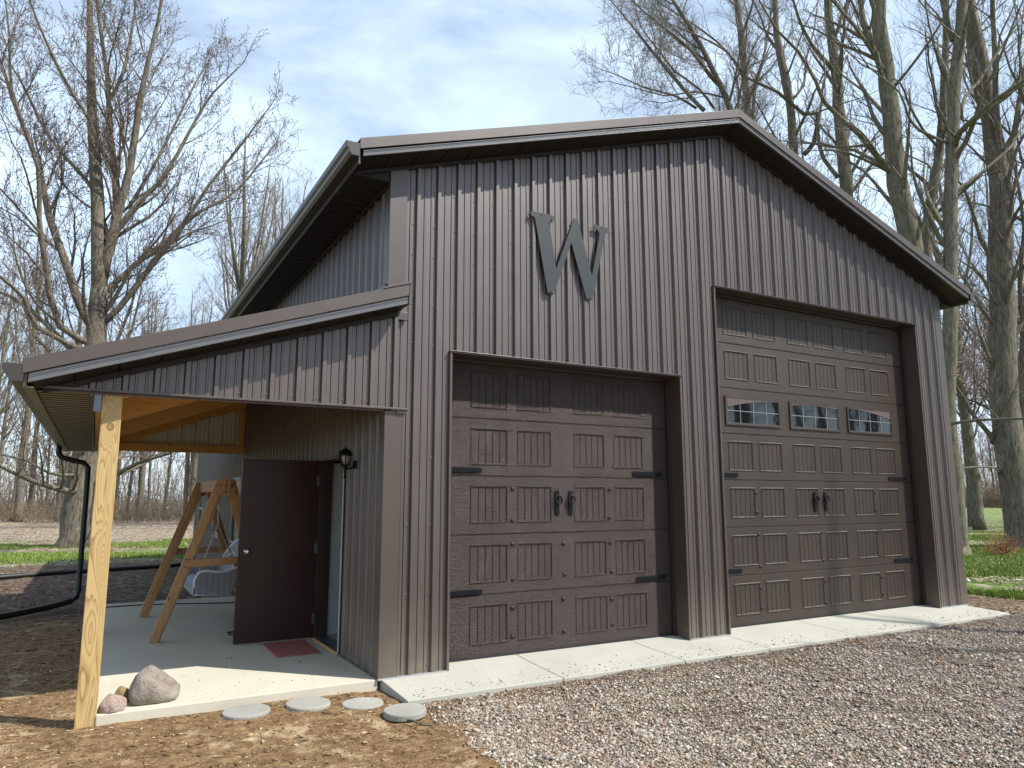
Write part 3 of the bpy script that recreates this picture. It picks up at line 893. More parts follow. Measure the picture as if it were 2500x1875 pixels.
def gutter(x, z, ya, yb, side, mat=None):
    mb = MB()
    prof = [(x + (px if side < 0 else -px), z + pz) for px, pz in GP]
    mb.extrude(prof, ya, yb, 'y')
    cap = [(x + (px if side < 0 else -px), z + pz) for px, pz in ((0, 0), (0, 0.42), (-0.43, 0.42), (-0.41, 0.26), (-0.35, 0.18), (-0.32, 0.1), (-0.25, 0.0))]
    mb.extrude(cap, ya - 0.012, ya, 'y'); mb.extrude(cap, yb, yb + 0.012, 'y')
    return mb.build("gutter", M['gutter'], B)
mb = MB(); mb.box(XL - 0.0, XL + 0.06, Y0R + 0.1, Y1R, ZE - 0.02, zr(XL) - 0.13); mb.build("eave_fascia", M['gutter'], B)  # left fascia shares the shade-darkened gutter colour
mb = MB(); mb.box(XR - 0.06, XR, Y0R + 0.1, Y1R, ZE - 0.02, zr(XR) - 0.13); mb.build("eave_fascia", M['trim'], B)
gutter(XL - 0.005, 15.78, Y0R - 0.0, Y1R, -1); gutter(XR + 0.005, 15.78, Y0R, Y1R, 1)

# ---------------------------------------------------------------- door openings: jamb and header trim
def opening(x0, x1, zt, y1=0.74):
    mb = MB()
    t = 0.055
    yf = -0.118
    mb.box(x0 - 0.03, x0 + t, yf, y1, 0.0, zt - 0.03)
    mb.box(x1 - t, x1 + 0.03, yf, y1, 0.0, zt - 0.03)
    mb.box(x0 - 0.04, x1 + 0.04, yf - 0.012, y1, zt - 0.03, zt + 0.035)
    mb.box(x0 - 0.06, x1 + 0.06, yf - 0.055, yf - 0.012, zt + 0.018, zt + 0.038)
    mb.build("opening_trim", M['trim'], B, bevel=0.006)
    mb = MB()
    mb.box(x0 + t, x0 + t + 0.12, 0.55, 0.70, 0.07, zt - 0.1); mb.box(x1 - t - 0.12, x1 - t, 0.55, 0.70, 0.07, zt - 0.1)
    mb.box(x0 + t + 0.12, x1 - t - 0.12, 0.55, 0.70, zt - 0.16, zt - 0.035)
    mb.build("door_stop", M['frame_dark'], B, bevel=0.006)
opening(*D1); opening(*D2)

YD = 0.73          # face of the overhead doors
def overhead_door(name, label, x0, x1, nsec, z0, hsec, panels, mat, skip_rows=()):
    prows = []
    for k in range(nsec):
        if k in skip_rows: continue
        prows.append((z0 + k * hsec + 0.36, z0 + k * hsec + 1.66))
    xs = {x0, x1}; zb = {z0, z0 + nsec * hsec}
    rim = (0.0, 0.03, 0.05, 0.075, 0.095)
    for a, b in panels:
        for d in rim: xs.add(a + d); xs.add(b - d)
        n = 5
        for i in range(1, n):
            c = a + 0.05 + (b - a - 0.1) * i / n
            for e in (-0.014, 0.0, 0.014): xs.add(c + e)
    for a, b in prows:
        for d in rim: zb.add(a + d); zb.add(b - d)
    for k in range(1, nsec):
        for e in (-0.03, -0.012, 0.0, 0.018): zb.add(z0 + k * hsec + e)
    xs = sorted(xs); zb = sorted(zb)
    def h(x, z):
        for k in range(1, nsec):
            d = z - (z0 + k * hsec)
            if abs(d) < 0.004: return -0.035
            if -0.02 < d < 0.0: return -0.03
        for (za, zc) in prows:
            if za - 1e-5 <= z <= zc + 1e-5:
                for a, b in panels:
                    if a - 1e-5 <= x <= b + 1e-5:
                        d = min(x - a, b - x, z - za, zc - z)
                        v = float(np.interp(d, [0, 0.03, 0.05, 0.075, 0.095], [0, 0.030, 0.024, -0.012, -0.014]))
                        if d > 0.07:
                            for i in range(1, 5):
                                if abs(x - (a + 0.05 + (b - a - 0.1) * i / 5)) < 0.003: return -0.042
                        return v
        return 0.0
    mb = MB()
    nx = len(xs)
    vs = [(x, YD - h(x, z), z) for z in zb for x in xs]
    fs = [(j * nx + i, j * nx + i + 1, (j + 1) * nx + i + 1, (j + 1) * nx + i) for j in range(len(zb) - 1) for i in range(nx - 1)]
    mb.add(vs, fs)
    o = mb.build(name, mat, B, recalc=False)
    mb2 = MB(); mb2.box(x0, x1, YD + 0.06, YD + 0.2, z0, z0 + nsec * hsec)
    b = mb2.build("door_core", M['frame_dark'], o)
    mb3 = MB(); mb3.box(x0 + 0.05, x1 - 0.05, YD - 0.02, YD + 0.15, z0 - 0.07, z0 - 0.003)
    mb3.build("bottom_seal", M['rubber'], o)
    if label: o['label'] = label
    return o
def back(p): return (-7.76 + (p[0] + 7.76) * 0.9880, 5.28 + (p[1] - 5.28) * 0.9880)
P1 = [(3.32, 4.80), (5.17, 6.63), (7.58, 9.03), (9.43, 10.90)]
P2 = [(15.55, 17.05), (17.40, 18.88), (19.64, 21.14), (21.50, 23.00), (23.73, 25.24), (25.64, 27.15)]
d1 = overhead_door("garage_door", "shorter overhead door with embossed panels and ring handles", D1[0] + 0.03, D1[1] - 0.03, 5, 0.13, 1.98, P1, M['door_small'])
d2 = overhead_door("garage_door", "taller overhead door with a row of three windows", D2[0] + 0.03, D2[1] - 0.03, 7, 0.13, 1.98, P2, M['door_tall'], skip_rows=(4,))

def stud(parent, x, z):
    mb = MB(); r = 0.078
    prof = [(r, 0.0)] + [(r * math.cos(a), -0.055 * math.sin(a)) for a in (0.35, 0.75, 1.15, 1.45)]
    mb.lathe(prof, (x, YD, z), 12, 'y')
    return mb.build("stud", M['bolt'], parent, smooth=True)
def strap(parent, x0, x1, z, tip):
    mb = MB()
    h = 0.085; t = 0.05
    xt = x1 if tip > 0 else x0; xb = x0 if tip > 0 else x1
    s = 1 if tip > 0 else -1
    poly = [(xb, z - h), (xt - s * 0.07, z - h * 0.95), (xt - s * 0.02, z - h * 0.6), (xt, z), (xt - s * 0.02, z + h * 0.6), (xt - s * 0.07, z + h * 0.95), (xb, z + h)]
    mb.extrude(poly, YD - t, YD - 0.002, 'y')
    L_ = xt - xb
    for u in (0.35, 0.8):
        mb.lathe([(0.028, 0.0), (0.026, -0.012), (0.012, -0.022)], (xb + L_ * u, YD - t, z), 8, 'y')
    return mb.build("strap_hinge", M['black'], parent, bevel=0.006)
def ring_handle(parent, x, ztop, zbot):
    mb = MB()
    mb.extrude([(x - 0.085, zbot + 0.04), (x - 0.05, zbot), (x + 0.05, zbot), (x + 0.085, zbot + 0.04), (x + 0.085, ztop - 0.04), (x + 0.05, ztop), (x - 0.05, ztop), (x - 0.085, ztop - 0.04)], YD - 0.045, YD - 0.002, 'y')
    for z in (ztop - 0.08, zbot + 0.08, (ztop + zbot) / 2 - 0.14):
        mb.lathe([(0.025, 0.0), (0.022, -0.014), (0.01, -0.02)], (x, YD - 0.045, z), 8, 'y')
    zr_ = ztop - 0.30
    mb.lathe([(0.055, 0.0), (0.05, -0.06), (0.03, -0.08)], (x, YD - 0.045, zr_ + 0.10), 10, 'y')
    pts = [(x + 0.02 + 0.145 * math.sin(t), YD - 0.085 - 0.03 * (1 - math.cos(t)) / 2, zr_ - 0.02 + 0.145 * math.cos(t)) for t in [i * 2 * math.pi / 20 for i in range(21)]]
    mb.tube(pts, 0.032, 8, cap=False)
    return mb.build("ring_handle", M['black'], parent, smooth=False, bevel=0.004)
for x, z in [(5.15, 5.63), (5.13, 4.52), (5.14, 3.71), (5.15, 2.50), (5.14, 1.54), (5.14, .59), (7.27, 3.66), (7.31, 2.57), (7.24, 1.7), (7.26, .58), (9.43, 5.64), (9.40, 4.56), (9.41, 3.63), (9.44, 2.56), (9.43, 1.55), (9.44, .64)]:
    stud(d1, *back((x, z)))
for x, z in [(17.41, 5.51), (17.42, 4.68), (17.43, 3.75), (17.43, 2.38), (17.40, 1.48), (17.39, .66), (21.54, 3.74), (21.55, 2.49), (21.57, 1.55), (21.58, .59), (25.71, 5.56), (25.71, 4.70), (25.70, 3.65), (25.69, 2.53), (25.73, 1.51), (25.73, .71)]:
    stud(d2, *back((x, z)))
strap(d1, 2.30, 3.78, back((0, 6.28))[1], 1); strap(d1, 2.30, 3.80, back((0, 2.17))[1], 1)
strap(d1, back((10.53, 0))[0], back((12.05, 0))[0], back((0, 6.26))[1], -1); strap(d1, back((10.58, 0))[0], back((12.1, 0))[0], back((0, 2.23))[1], -1)
strap(d2, back((14.95, 0))[0], back((16.34, 0))[0], back((0, 6.29))[1], 1); strap(d2, back((15.3, 0))[0], back((16.3, 0))[0], back((0, 2.27))[1], 1)
strap(d2, back((26.84, 0))[0], back((28.33, 0))[0], back((0, 6.27))[1], -1); strap(d2, back((26.8, 0))[0], back((28.29, 0))[0], back((0, 2.25))[1], -1)
for x in (7.01, 7.60): ring_handle(d1, back((x, 0))[0], back((0, 5.58))[1], back((0, 4.68))[1])
for x in (21.22, 21.94): ring_handle(d2, back((x, 0))[0], back((0, 5.58))[1], back((0, 4.68))[1])

def door_window(x0, x1, z0, z1, arch):
    """arch: 'rise' (left light of the fan), 'flat', 'fall'"""
    mb = MB()
    y = YD
    f = 0.085
    # moulded frame, proud of the door
    mb.mi = 0
    mb.box(x0 - f, x0, y - 0.055, y + 0.03, z0 - f, z1 + f); mb.box(x1, x1 + f, y - 0.055, y + 0.03, z0 - f, z1 + f)
    mb.box(x0, x1, y - 0.055, y + 0.03, z0 - f, z0); mb.box(x0, x1, y - 0.055, y + 0.03, z1, z1 + f)
    mb.mi = 1
    mb.box(x0, x1, y - 0.012, y - 0.004, z0, z1)
    mb.mi = 2
    g = y - 0.020
    n = 4
    for i in range(1, n):
        x = x0 + (x1 - x0) * i / n
        mb.box(x - 0.014, x + 0.014, g - 0.012, g + 0.006, z0 + 0.03, z1 - 0.03)
    zm = (z0 + z1) / 2
    mb.box(x0 + 0.03, x1 - 0.03, g - 0.013, g + 0.005, zm - 0.014, zm + 0.014)
    mb.mi = 3
    mb.box(x0, x0 + 0.03, g - 0.015, g + 0.006, z0, z1); mb.box(x1 - 0.03, x1, g - 0.015, g + 0.006, z0, z1)
    mb.box(x0 + 0.03, x1 - 0.03, g - 0.015, g + 0.006, z0, z0 + 0.03)
    m = 14
    def edge(u):
        if arch == 'rise': return z1 - 0.03 - 0.36 * (1 - math.sin(u * math.pi / 2)) ** 1.1
        if arch == 'fall': return z1 - 0.03 - 0.36 * (1 - math.sin((1 - u) * math.pi / 2)) ** 1.1
        return z1 - 0.03 - 0.06 * (2 * u - 1) ** 2
    for i in range(m):
        u0, u1 = i / m, (i + 1) / m
        xa, xb = x0 + 0.03 + (x1 - x0 - 0.06) * u0, x0 + 0.03 + (x1 - x0 - 0.06) * u1
        mb.extrude([(xa, edge(u0)), (xb, edge(u1)), (xb, z1), (xa, z1)], g - 0.024, g + 0.006, 'y')
    return mb.build("window", [M['door_tall'], M['glass'], M['muntin'], M['insert']], d2)
door_window(15.56, 18.80, 8.49, 9.58, 'rise').__setitem__('label', "window with arched insert low at its left")
door_window(19.60, 22.90, 8.49, 9.58, 'flat')
door_window(23.69, 26.98, 8.49, 9.60, 'fall').__setitem__('label', "window with arched insert low at its right")

# ---------------------------------------------------------------- side entry: frame, open leaf, windows
mb = MB()
mb.box(-0.10, 0.45, ED[1] - 0.02, ED[1] + 0.10, 0.0, ED[2]); mb.box(-0.10, -0.06, ED[1] + 0.10, ED[1] + 0.28, 0.0, ED[2] + 0.02)
mb.box(-0.06, 0.45, ED[0] - 0.06, ED[0] + 0.06, 0.0, ED[2])
mb.box(-0.10, 0.45, ED[0] - 0.06, ED[1] + 0.10, ED[2] - 0.10, ED[2])
mb.build("entry_frame", M['frame_dark'], B, bevel=0.008)
mb = MB(); mb.box(-0.145, -0.03, ED[0] - 0.25, ED[1] + 0.35, ED[2] + 0.005, ED[2] + 0.07); mb.build("entry_head_trim", M['trim'], B, bevel=0.008)
mb = MB(); mb.box(-0.085, -0.055, ED[0] - 0.13, ED[0] - 0.06, 0.04, ED[2] - 0.02); mb.build("jamb_strip", M['wrap'], B)
mb = MB(); mb.box(-0.06, 0.5, ED[0] + 0.06, ED[1] - 0.02, -0.02, 0.06); mb.build("threshold", M['zinc'], B, bevel=0.01)
mb = MB(); mb.box(-0.12, -0.062, ED[0] - 0.1, ED[1] - 0.02, -0.01, 0.05); mb.build("sill_board", M['beam'], B, bevel=0.006)
mb = MB(); mb.extrude([(0.26, 7.46), (0.29, 7.42), (1.05, 7.86), (1.02, 7.90)], 0.02, 6.72, "z"); mb.build("inner_panel", M['white'], B, bevel=0.01)
mb = MB(); mb.box(0.12, 0.45, 3.2, ED[0] - 0.06, 0.0, 9); mb.box(0.12, 0.45, ED[1] + 0.10, 9.0, 0.0, 9); mb.box(0.12, 0.45, 3.2, 9.0, ED[2], 9)
mb.box(1.14, 1.2, 7.0, 12.0, 0.0, 8); mb.build("wall_framing", M['interior'], B)
ha = Vector((-0.10, 7.44, 0)); hb = Vector((-2.97, 7.46, 0))
mb = MB()
mb.box(hb.x, ha.x, 7.37, 7.51, 0.05, 6.80)
leaf = mb.build("entry_door", M['entry'], B, bevel=0.012)
leaf['label'] = "plain dark brown door standing wide open"
mb = MB()
mb.lathe([(0.115, 0.0), (0.11, -0.02), (0.05, -0.03), (0.04, -0.09), (0.08, -0.12), (0.10, -0.16), (0.085, -0.20), (0.03, -0.215)], (-2.67, 7.37, 3.36), 18, 'y')
mb.build("door_knob", M['nickel'], leaf, smooth=True)
for z in (0.75, 3.4, 6.0):
    mb = MB(); mb.box(-0.10, -0.068, 7.20, 7.40, z - 0.19, z + 0.19); mb.tube([(-0.115, 7.385, z - 0.19), (-0.115, 7.385, z + 0.19)], 0.022, 8)
    mb.build("hinge", M['zinc'], leaf)
for i, (a, b) in enumerate(WIN):
    mb = MB(); z0, z1 = WZ; zm = 4.55
    mb.mi = 0
    mb.box(-0.10, 0.1, a - 0.02, a + 0.10, z0, z1); mb.box(-0.10, 0.1, b - 0.10, b + 0.02, z0, z1)
    mb.box(-0.12, 0.1, a + 0.10, b - 0.10, z0, z0 + 0.10); mb.box(-0.12, 0.1, a + 0.10, b - 0.10, z1 - 0.10, z1)
    mb.box(-0.08, 0.08, a + 0.10, b - 0.10, zm - 0.08, zm + 0.08)
    mb.box(-0.16, -0.02, a - 0.1, b + 0.1, z1 + 0.0, z1 + 0.07)
    mb.mi = 1
    mb.box(-0.02, 0.0, a + 0.1, b - 0.1, zm + 0.08, z1 - 0.1); mb.box(0.0, 0.02, a + 0.1, b - 0.1, z0 + 0.1, zm - 0.08)
    mb.build("window", [M['muntin'], M['glass']], B, bevel=0)

# ---------------------------------------------------------------- lean-to porch
PY1 = 25.4
PXL = -9.50
mb = MB()
siding(mb, lambda s, z, h: (s, -0.075 - h, z), -9.05, 0.27, 0.22, lambda m: [(K(8.10), zls)] , screws=[8.28, 9.6, 10.8])
siding(mb, lambda s, z, h: (s, -0.075 - h, z), -9.05, 0.27, 0.22, lambda m: [], screws=None)
mb.build("porch_gable", [M['siding'], M['screw']], B, recalc=False)
mb = MB()
mb.box(-9.15, 0.68, -0.20, -0.02, 8.055, 8.08); mb.box(-9.15, 0.68, -0.215, -0.19, 8.055, 8.115); mb.box(-9.1, -0.1, -0.06, -0.02, 8.0, 8.2)
mb.box(0.30, 0.62, -0.17, -0.09, 7.95, 8.055)
mb.build("gable_bottom_trim", M['trim'], B, bevel=0.004)
mb = MB()
mb.extrude([(-9.1, zls(-9.1) - 0.002), (0.30, zls(0.30) - 0.002), (0.30, zls(0.30) - 0.15), (-9.1, zls(-9.1) - 0.15)], -0.212, -0.177, 'y')
mb.build("frieze_trim", M['soffit'], B, bevel=0.004)
mb = MB(); mb.box(0.27, 0.60, -0.16, -0.07, 10.98, 11.24); mb.build("gable_end_cap", M['trim'], B, bevel=0.004)
# roof sheet (ribbed on top, plain sheet seen from below)
mb = MB()
ys = [(-1.0, 0)]
for k in range(-2, 60):
    for u, h in PROFILE:
        y = 0.2 + k * 0.75 + u
        if -1.0 < y < 26.4: ys.append((y, h))
ys.append((26.4, 0))
for (ya, ha_), (yb, hb_) in zip(ys[:-1], ys[1:]):
    xr = 0.33 if yb <= 0.0 else -0.0
    mb.quad((PXL, ya, zlr(PXL) + ha_), (PXL, yb, zlr(PXL) + hb_), (xr, yb, zlr(xr) + hb_), (xr, ya, zlr(xr) + ha_))
mb.build("porch_roof", M['siding'], B, recalc=False)
mb = MB()
for (ya, ha_), (yb, hb_) in zip(ys[:-1], ys[1:]):
    if ya < -0.06: continue
    mb.quad((PXL, ya, zlr(PXL) - 0.06 + ha_), (PXL, yb, zlr(PXL) - 0.06 + hb_), (-0.02, yb, zlr(0) - 0.06 + hb_), (-0.02, ya, zlr(0) - 0.06 + ha_))
mb.build("porch_ceiling", M['liner'], B, recalc=False)
rake(PXL, 0.33, zlr, -1.0, 0.45, 0.13, h1=0.37, h2=0.21)
mb = MB(); mb.box(0.30, 0.34, -1.03, -0.08, zlr(0.33) - 0.62, zlr(0.33) + 0.03); mb.build("rake_end", M['trim'], B)
mb = MB()
mb.extrude([(-0.55, zlr(-0.55) + 0.035), (0.36, zlr(0.36) + 0.035), (0.36, zlr(0.36) + 0.09), (-0.55, zlr(-0.55) + 0.09)], -1.06, -0.09, 'y')
mb.build("roof_flashing", M['trim'], B, bevel=0.004)
mb = MB(); mb.box(-0.16, -0.07, 0.0, 26.4, zlr(0) - 0.02, zlr(0) + 0.35); mb.build("roof_flashing", M['trim'], B)
rake_soffit(PXL + 0.1, 0.31, zls, -0.88, -0.14, 0.9, 0.08).build("rake_soffit", M['soffit'], B, recalc=False)
rake(PXL, 0.0, zlr, 26.4, 0.1, h1=0.37, h2=0.21)
# level soffit under the low eave
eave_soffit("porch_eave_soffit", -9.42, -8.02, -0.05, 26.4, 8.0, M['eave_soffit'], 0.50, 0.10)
mb = MB(); mb.box(-9.46, -9.40, -0.9, 26.4, 7.97, zlr(-9.4) - 0.05); mb.box(-9.46, -9.25, -0.9, 26.4, 7.955, 7.985); mb.build("eave_fascia", M['eave_soffit'], B)
mb = MB(); mb.box(-8.07, -7.98, -0.02, 26.4, 7.94, 8.06); mb.box(-8.02, -7.98, -0.02, 26.4, 8.0, 8.9); mb.build("soffit_channel", M['trim'], B)
gutter(-9.465, 8.08, -1.0, 26.4, -1)
# posts, header beam, rafters
mb = MB(); mb.box(-7.78, -7.31, 0.02, 0.49, -0.7, 8.95); p = mb.build("porch_post", M['post'], B, bevel=0.02)
for yy in (12.6, 24.95):
    mb = MB(); mb.box(-7.74, -7.36, yy, yy + 0.42, -0.7, 8.95); mb.build("porch_post", M['post'], B, bevel=0.02)
mb = MB(); mb.box(-7.96, -7.80, 0.02, 26.0, 7.98, 8.9); mb.build("header_beam", M['beam'], B, bevel=0.01)
mb = MB(); mb.box(-7.965, -7.805, -0.01, 0.012, 7.55, 8.05); mb.build("post_bracket", M['zinc'], B)
for yy in (1.1, 8.6, 16.6):
    mb = MB()
    mb.extrude([(-7.95, zlr(-7.95) - 0.1), (-0.05, zlr(-0.05) - 0.1), (-0.05, zlr(-0.05) - 1.02), (-7.3, 8.08), (-7.95, 8.05)], yy, yy + 0.13, 'y')
    mb.extrude([(-7.95, zlr(-7.95) - 0.1), (-0.05, zlr(-0.05) - 0.1), (-0.05, zlr(-0.05) - 1.02), (-7.3, 8.08), (-7.95, 8.05)], yy + 0.15, yy + 0.28, 'y')
    mb.build("rafter", M['rafter'], B, bevel=0.01)
mb = MB()
yy = 25.0
mb.extrude([(-7.95, zlr(-7.95) - 0.1), (-0.05, zlr(-0.05) - 0.1), (-0.05, zlr(-0.05) - 0.95), (-7.3, 8.2), (-7.95, 8.15)], yy, yy + 0.13, 'y')
mb.box(-7.36, -0.06, yy - 0.14, yy - 0.01, 8.0, 8.46)
mb.box(-0.50, -0.10, yy - 0.13, yy, 8.46, 10.7)
mb.build("rear_truss", M['rafter'], B, bevel=0.01)
mb = MB()
siding(mb, lambda s, z, h: (s, yy + 0.2 + h, z), -7.95, -0.02, 0.22, lambda m: [(K(8.1), lambda s: zlr(s) - 0.1)])
mb.build("rear_gable", M['liner'], B, recalc=False)
for i in range(5):
    xx = -7.2 + i * 1.75
    mb = MB(); mb.box(xx, xx + 0.13, -0.05, 26.0, zlr(xx) - 0.30, zlr(xx + 0.0) - 0.07); mb.build("purlin", M['beam'], B, bevel=0.006)
# downspout at the far corner, kicked out along the ground
mb = MB()
ds = [(-9.62, 24, 8.14), (-9.62, 24, 7.72), (-9.45, 24, 7.5), (-9.0, 24, 7.38), (-8.4, 24, 7.24), (-8.19, 24, 7.0), (-8.17, 24, 5.2), (-8.15, 24, 0.5), (-8.2, 23.9, 0.22), (-8.5, 23.6, 0.05)]
mb.tube(ds, 0.14, 10)
mb.build("downspout", M['black_paint'], B, smooth=True)
mb = MB()
ex = [(-8.45, 23.65, 0.06), (-9.6, 22.3, -0.05), (-11.0, 20.9, -0.12), (-13.5, 19.6, -0.16), (-18, 17.8, -0.18), (-24, 16.5, -0.2)]
mb.tube(ex, 0.16, 10)
mb.build("downspout_extension", M['black_paint'], B, smooth=True)

# ---------------------------------------------------------------- letter on the gable, lantern, mat
WP = [(5.27, 15.65), (6.33, 15.66), (6.32, 15.51), (6.19, 15.49), (6.1, 15.45), (6.06, 15.35), (6.07, 15.16), (6.18, 14.64), (6.34, 13.61), (7.17, 15.74), (7.34, 15.73), (7.95, 13.6), (8.34, 15.28), (8.33, 15.38), (8.27, 15.47), (8.12, 15.5), (8.12, 15.68), (8.84, 15.65), (8.82, 15.48), (8.71, 15.46), (8.63, 15.4), (8.58, 15.27), (7.96, 12.66), (7.68, 12.66), (7.03, 14.75), (6.24, 12.67), (5.96, 12.66), (5.45, 15.36), (5.41, 15.44), (5.27, 15.47)]
mb = MB(); mb.extrude(WP, -0.165, -0.125, 'y')
wl = mb.build("letter_sign", M['sign'], bevel=0.003)
tag(wl, "large slate blue metal letter W fixed high on the ribbed front wall", "sign")
for x, z in ((5.72, 15.6), (6.1, 12.72), (7.82, 12.72), (8.45, 15.6)):
    mb = MB(); mb.lathe([(0.022, 0.0), (0.02, -0.014), (0.008, -0.02)], (x, -0.165, z), 8, 'y'); mb.lathe([(0.02, 0.06), (0.02, 0.0)], (x, -0.125, z), 8, 'y')
    mb.build("screw", M['black'], wl)

LX, LY = -0.42, 2.76
ln = empty("wall_lantern", (-0.06, 2.76, 6.0))
tag(ln, "black carriage lantern with a clear bulb beside the open entry door", "lamp")
def hexr(r, k): return (LX + r * math.cos(k * math.pi / 3 + 0.3), LY + r * math.sin(k * math.pi / 3 + 0.3))
mb = MB()
mb.lathe([(0.25, 6.80), (0.26, 6.82), (0.22, 6.87), (0.17, 6.93), (0.07, 6.985), (0.04, 7.0), (0.022, 7.03), (0.004, 7.09)], (LX, LY, 0), 6)
mb.build("cap", M['black'], ln)
mb = MB()
for k in range(6):
    a = hexr(0.225, k); b = hexr(0.14, k); a2 = hexr(0.225, k + 1); b2 = hexr(0.14, k + 1)
    mb.bar((a[0], a[1], 6.80), (b[0], b[1], 6.43), 0.035, 0.035, (0.3, 0.2, 1))
    mb.bar((a[0], a[1], 6.79), (a2[0], a2[1], 6.79), 0.03, 0.03); mb.bar((b[0], b[1], 6.44), (b2[0], b2[1], 6.44), 0.03, 0.03)
mb.lathe([(0.19, 6.41), (0.19, 6.44)], (LX, LY, 0), 6); mb.lathe([(0.03, 5.97), (0.05, 6.02), (0.035, 6.08), (0.045, 6.25), (0.05, 6.32), (0.10, 6.36), (0.12, 6.41)], (LX, LY, 0), 10)
mb.build("cage", M['black'], ln)
mb = MB()
for k in range(6):
    a = hexr(0.21, k); b = hexr(0.13, k); a2 = hexr(0.21, k + 1); b2 = hexr(0.13, k + 1)
    mb.quad((b[0], b[1], 6.45), (b2[0], b2[1], 6.45), (a2[0], a2[1], 6.78), (a[0], a[1], 6.78))
mb.build("glass_panes", M['clear'], ln, recalc=False)
mb = MB(); mb.lathe([(0.03, 6.44), (0.045, 6.47), (0.05, 6.52), (0.09, 6.60), (0.105, 6.67), (0.09, 6.74), (0.04, 6.78)], (LX, LY, 0), 14); mb.build("bulb", M['bulb'], ln, smooth=True)
mb = MB()
mb.tube([(-0.08, LY, 6.5), (-0.2, LY, 6.33), (-0.33, LY, 6.3), (LX, LY, 6.36)], 0.03, 8)
mb.lathe([(0.13, -0.13), (0.15, -0.09), (0.15, -0.06)], (0, LY, 6.45), 14, 'x')
mb.build("wall_bracket", M['black'], ln)

mb = MB()
mb.extrude([(-2.02, 4.48), (-0.54, 4.50), (-0.46, 7.10), (-1.98, 7.08)], 0.003, 0.045, 'z')
mat_o = mb.build("doormat", M['rug'], bevel=0.012)
tag(mat_o, "faded red doormat on the concrete in front of the open door", "doormat")

# ---------------------------------------------------------------- porch swing and its A-frame
sw = empty("swing_frame", (-3.3, 13, 0))
tag(sw, "orange-brown cedar A-frame swing stand on the porch slab", "swing stand")
YA, YB = 9.4, 16.4
for i, yy in enumerate((YA, YB)):
    s = 1 if i == 0 else -1
    for fx, tx in ((-5.48, -3.42), (-1.10, -3.08)):
        mb = MB()
        mb.bar((fx, yy, 0.0), (tx, yy + 0.0 * s, 6.05), 0.14, 0.31, (1, 0, 0))
        mb.bar((fx * 0.985, yy + 0.14 * s, 0.02), (tx, yy + 0.14 * s, 5.6), 0.14, 0.27, (1, 0, 0))
        mb.build("leg", M['cedar'], sw, bevel=0.01)
    mb = MB(); mb.bar((-4.62, yy - 0.13 * s, 2.85), (-1.95, yy - 0.13 * s, 2.92), 0.12, 0.29); mb.build("side_brace", M['cedar_y'], sw, bevel=0.01)
    for q in (-4.5, -2.1):
        pass
    mb = MB()
    mb.bar((-3.62, yy - 0.14 * s, 5.62), (-2.88, yy - 0.14 * s, 5.62), 0.12, 0.34)
    mb.bar((-3.50, yy - 0.20 * s, 5.98), (-3.0, yy - 0.20 * s, 5.98), 0.12, 0.2)
    mb.build("top_plate", M['cedar_y'], sw, bevel=0.01)
mb = MB(); mb.box(-3.40, -3.27, YA - 0.3, YB + 0.3, 5.60, 6.10); mb.box(-3.23, -3.10, YA - 0.3, YB + 0.3, 5.60, 6.10)
mb.build("crossbar", M['cedar_y'], sw, bevel=0.01)
for yy in (YA - 0.21, YB + 0.21):
    for q, z in ((-4.56, 2.76), (-4.45, 2.95), (-3.55, 5.55), (-2.95, 5.55)):
        mb = MB(); mb.lathe([(0.035, 0.0), (0.03, -0.02), (0.012, -0.03)], (q, yy, z), 8, 'y'); mb.build("bolt", M['zinc'], sw)

seat = empty("wicker_swing_seat", (-3.2, 13, 1.4))
tag(seat, "white wicker bench seat hanging on chains inside the cedar frame", "swing seat")
SY0, SY1 = 11.2, 14.9
side = [(-3.95, 1.50), (-3.80, 1.42), (-2.55, 1.38), (-2.10, 2.55), (-2.35, 2.42), (-2.7, 2.30), (-3.2, 2.27), (-3.66, 2.33), (-3.86, 2.25), (-3.95, 2.05)]
for yy in (SY0, SY1 - 0.12):
    mb = MB(); mb.extrude([(p[0], p[1]) for p in side], yy, yy + 0.12, 'y'); mb.build("armrest", M['wicker'], seat, bevel=0.02)
    mb = MB(); mb.tube([(-3.98, yy + 0.06, 1.48), (-3.95, yy + 0.06, 2.05), (-3.82, yy + 0.06, 2.30), (-3.6, yy + 0.06, 2.38), (-3.1, yy + 0.06, 2.30), (-2.7, yy + 0.06, 2.33), (-2.35, yy + 0.06, 2.46), (-2.1, yy + 0.06, 2.6)], 0.06, 8)
    mb.tube([(-3.95, yy + 0.06, 1.45), (-2.5, yy + 0.06, 1.38)], 0.05, 8); mb.build("arm_rim", M['wicker_rim'], seat, smooth=True)
mb = MB(); mb.box(-3.95, -2.55, SY0 + 0.12, SY1 - 0.12, 1.60, 1.72); mb.box(-4.02, -3.93, SY0, SY1, 1.42, 1.72); mb.build("seat_base", M['wicker'], seat, bevel=0.02)
mb = MB()
n = 20
def bk(u, v, off):
    y = SY0 + 0.1 + (SY1 - SY0 - 0.2) * u
    top = 2.62 + 0.88 * math.sin(math.pi * u) ** 0.7
    z = 1.5 + (top - 1.5) * v
    bow = 0.25 * math.sin(math.pi * u)
    x = -2.52 + (z - 1.5) * 0.27 + bow * 0.6 - 0.2 + off
    return (x, y, z)
vs = []; fs = []
for off in (0.0, 0.07):
    for j in range(9):
        for i in range(n + 1): vs.append(bk(i / n, j / 8, off))
m_ = n + 1
for l in (0, 1):
    b0 = l * 9 * m_
    for j in range(8):
        for i in range(n):
            a = b0 + j * m_ + i
            fs.append((a, a + 1, a + m_ + 1, a + m_))
mb.add(vs, fs)
mb.build("backrest", M['wicker'], seat, smooth=True, recalc=False)
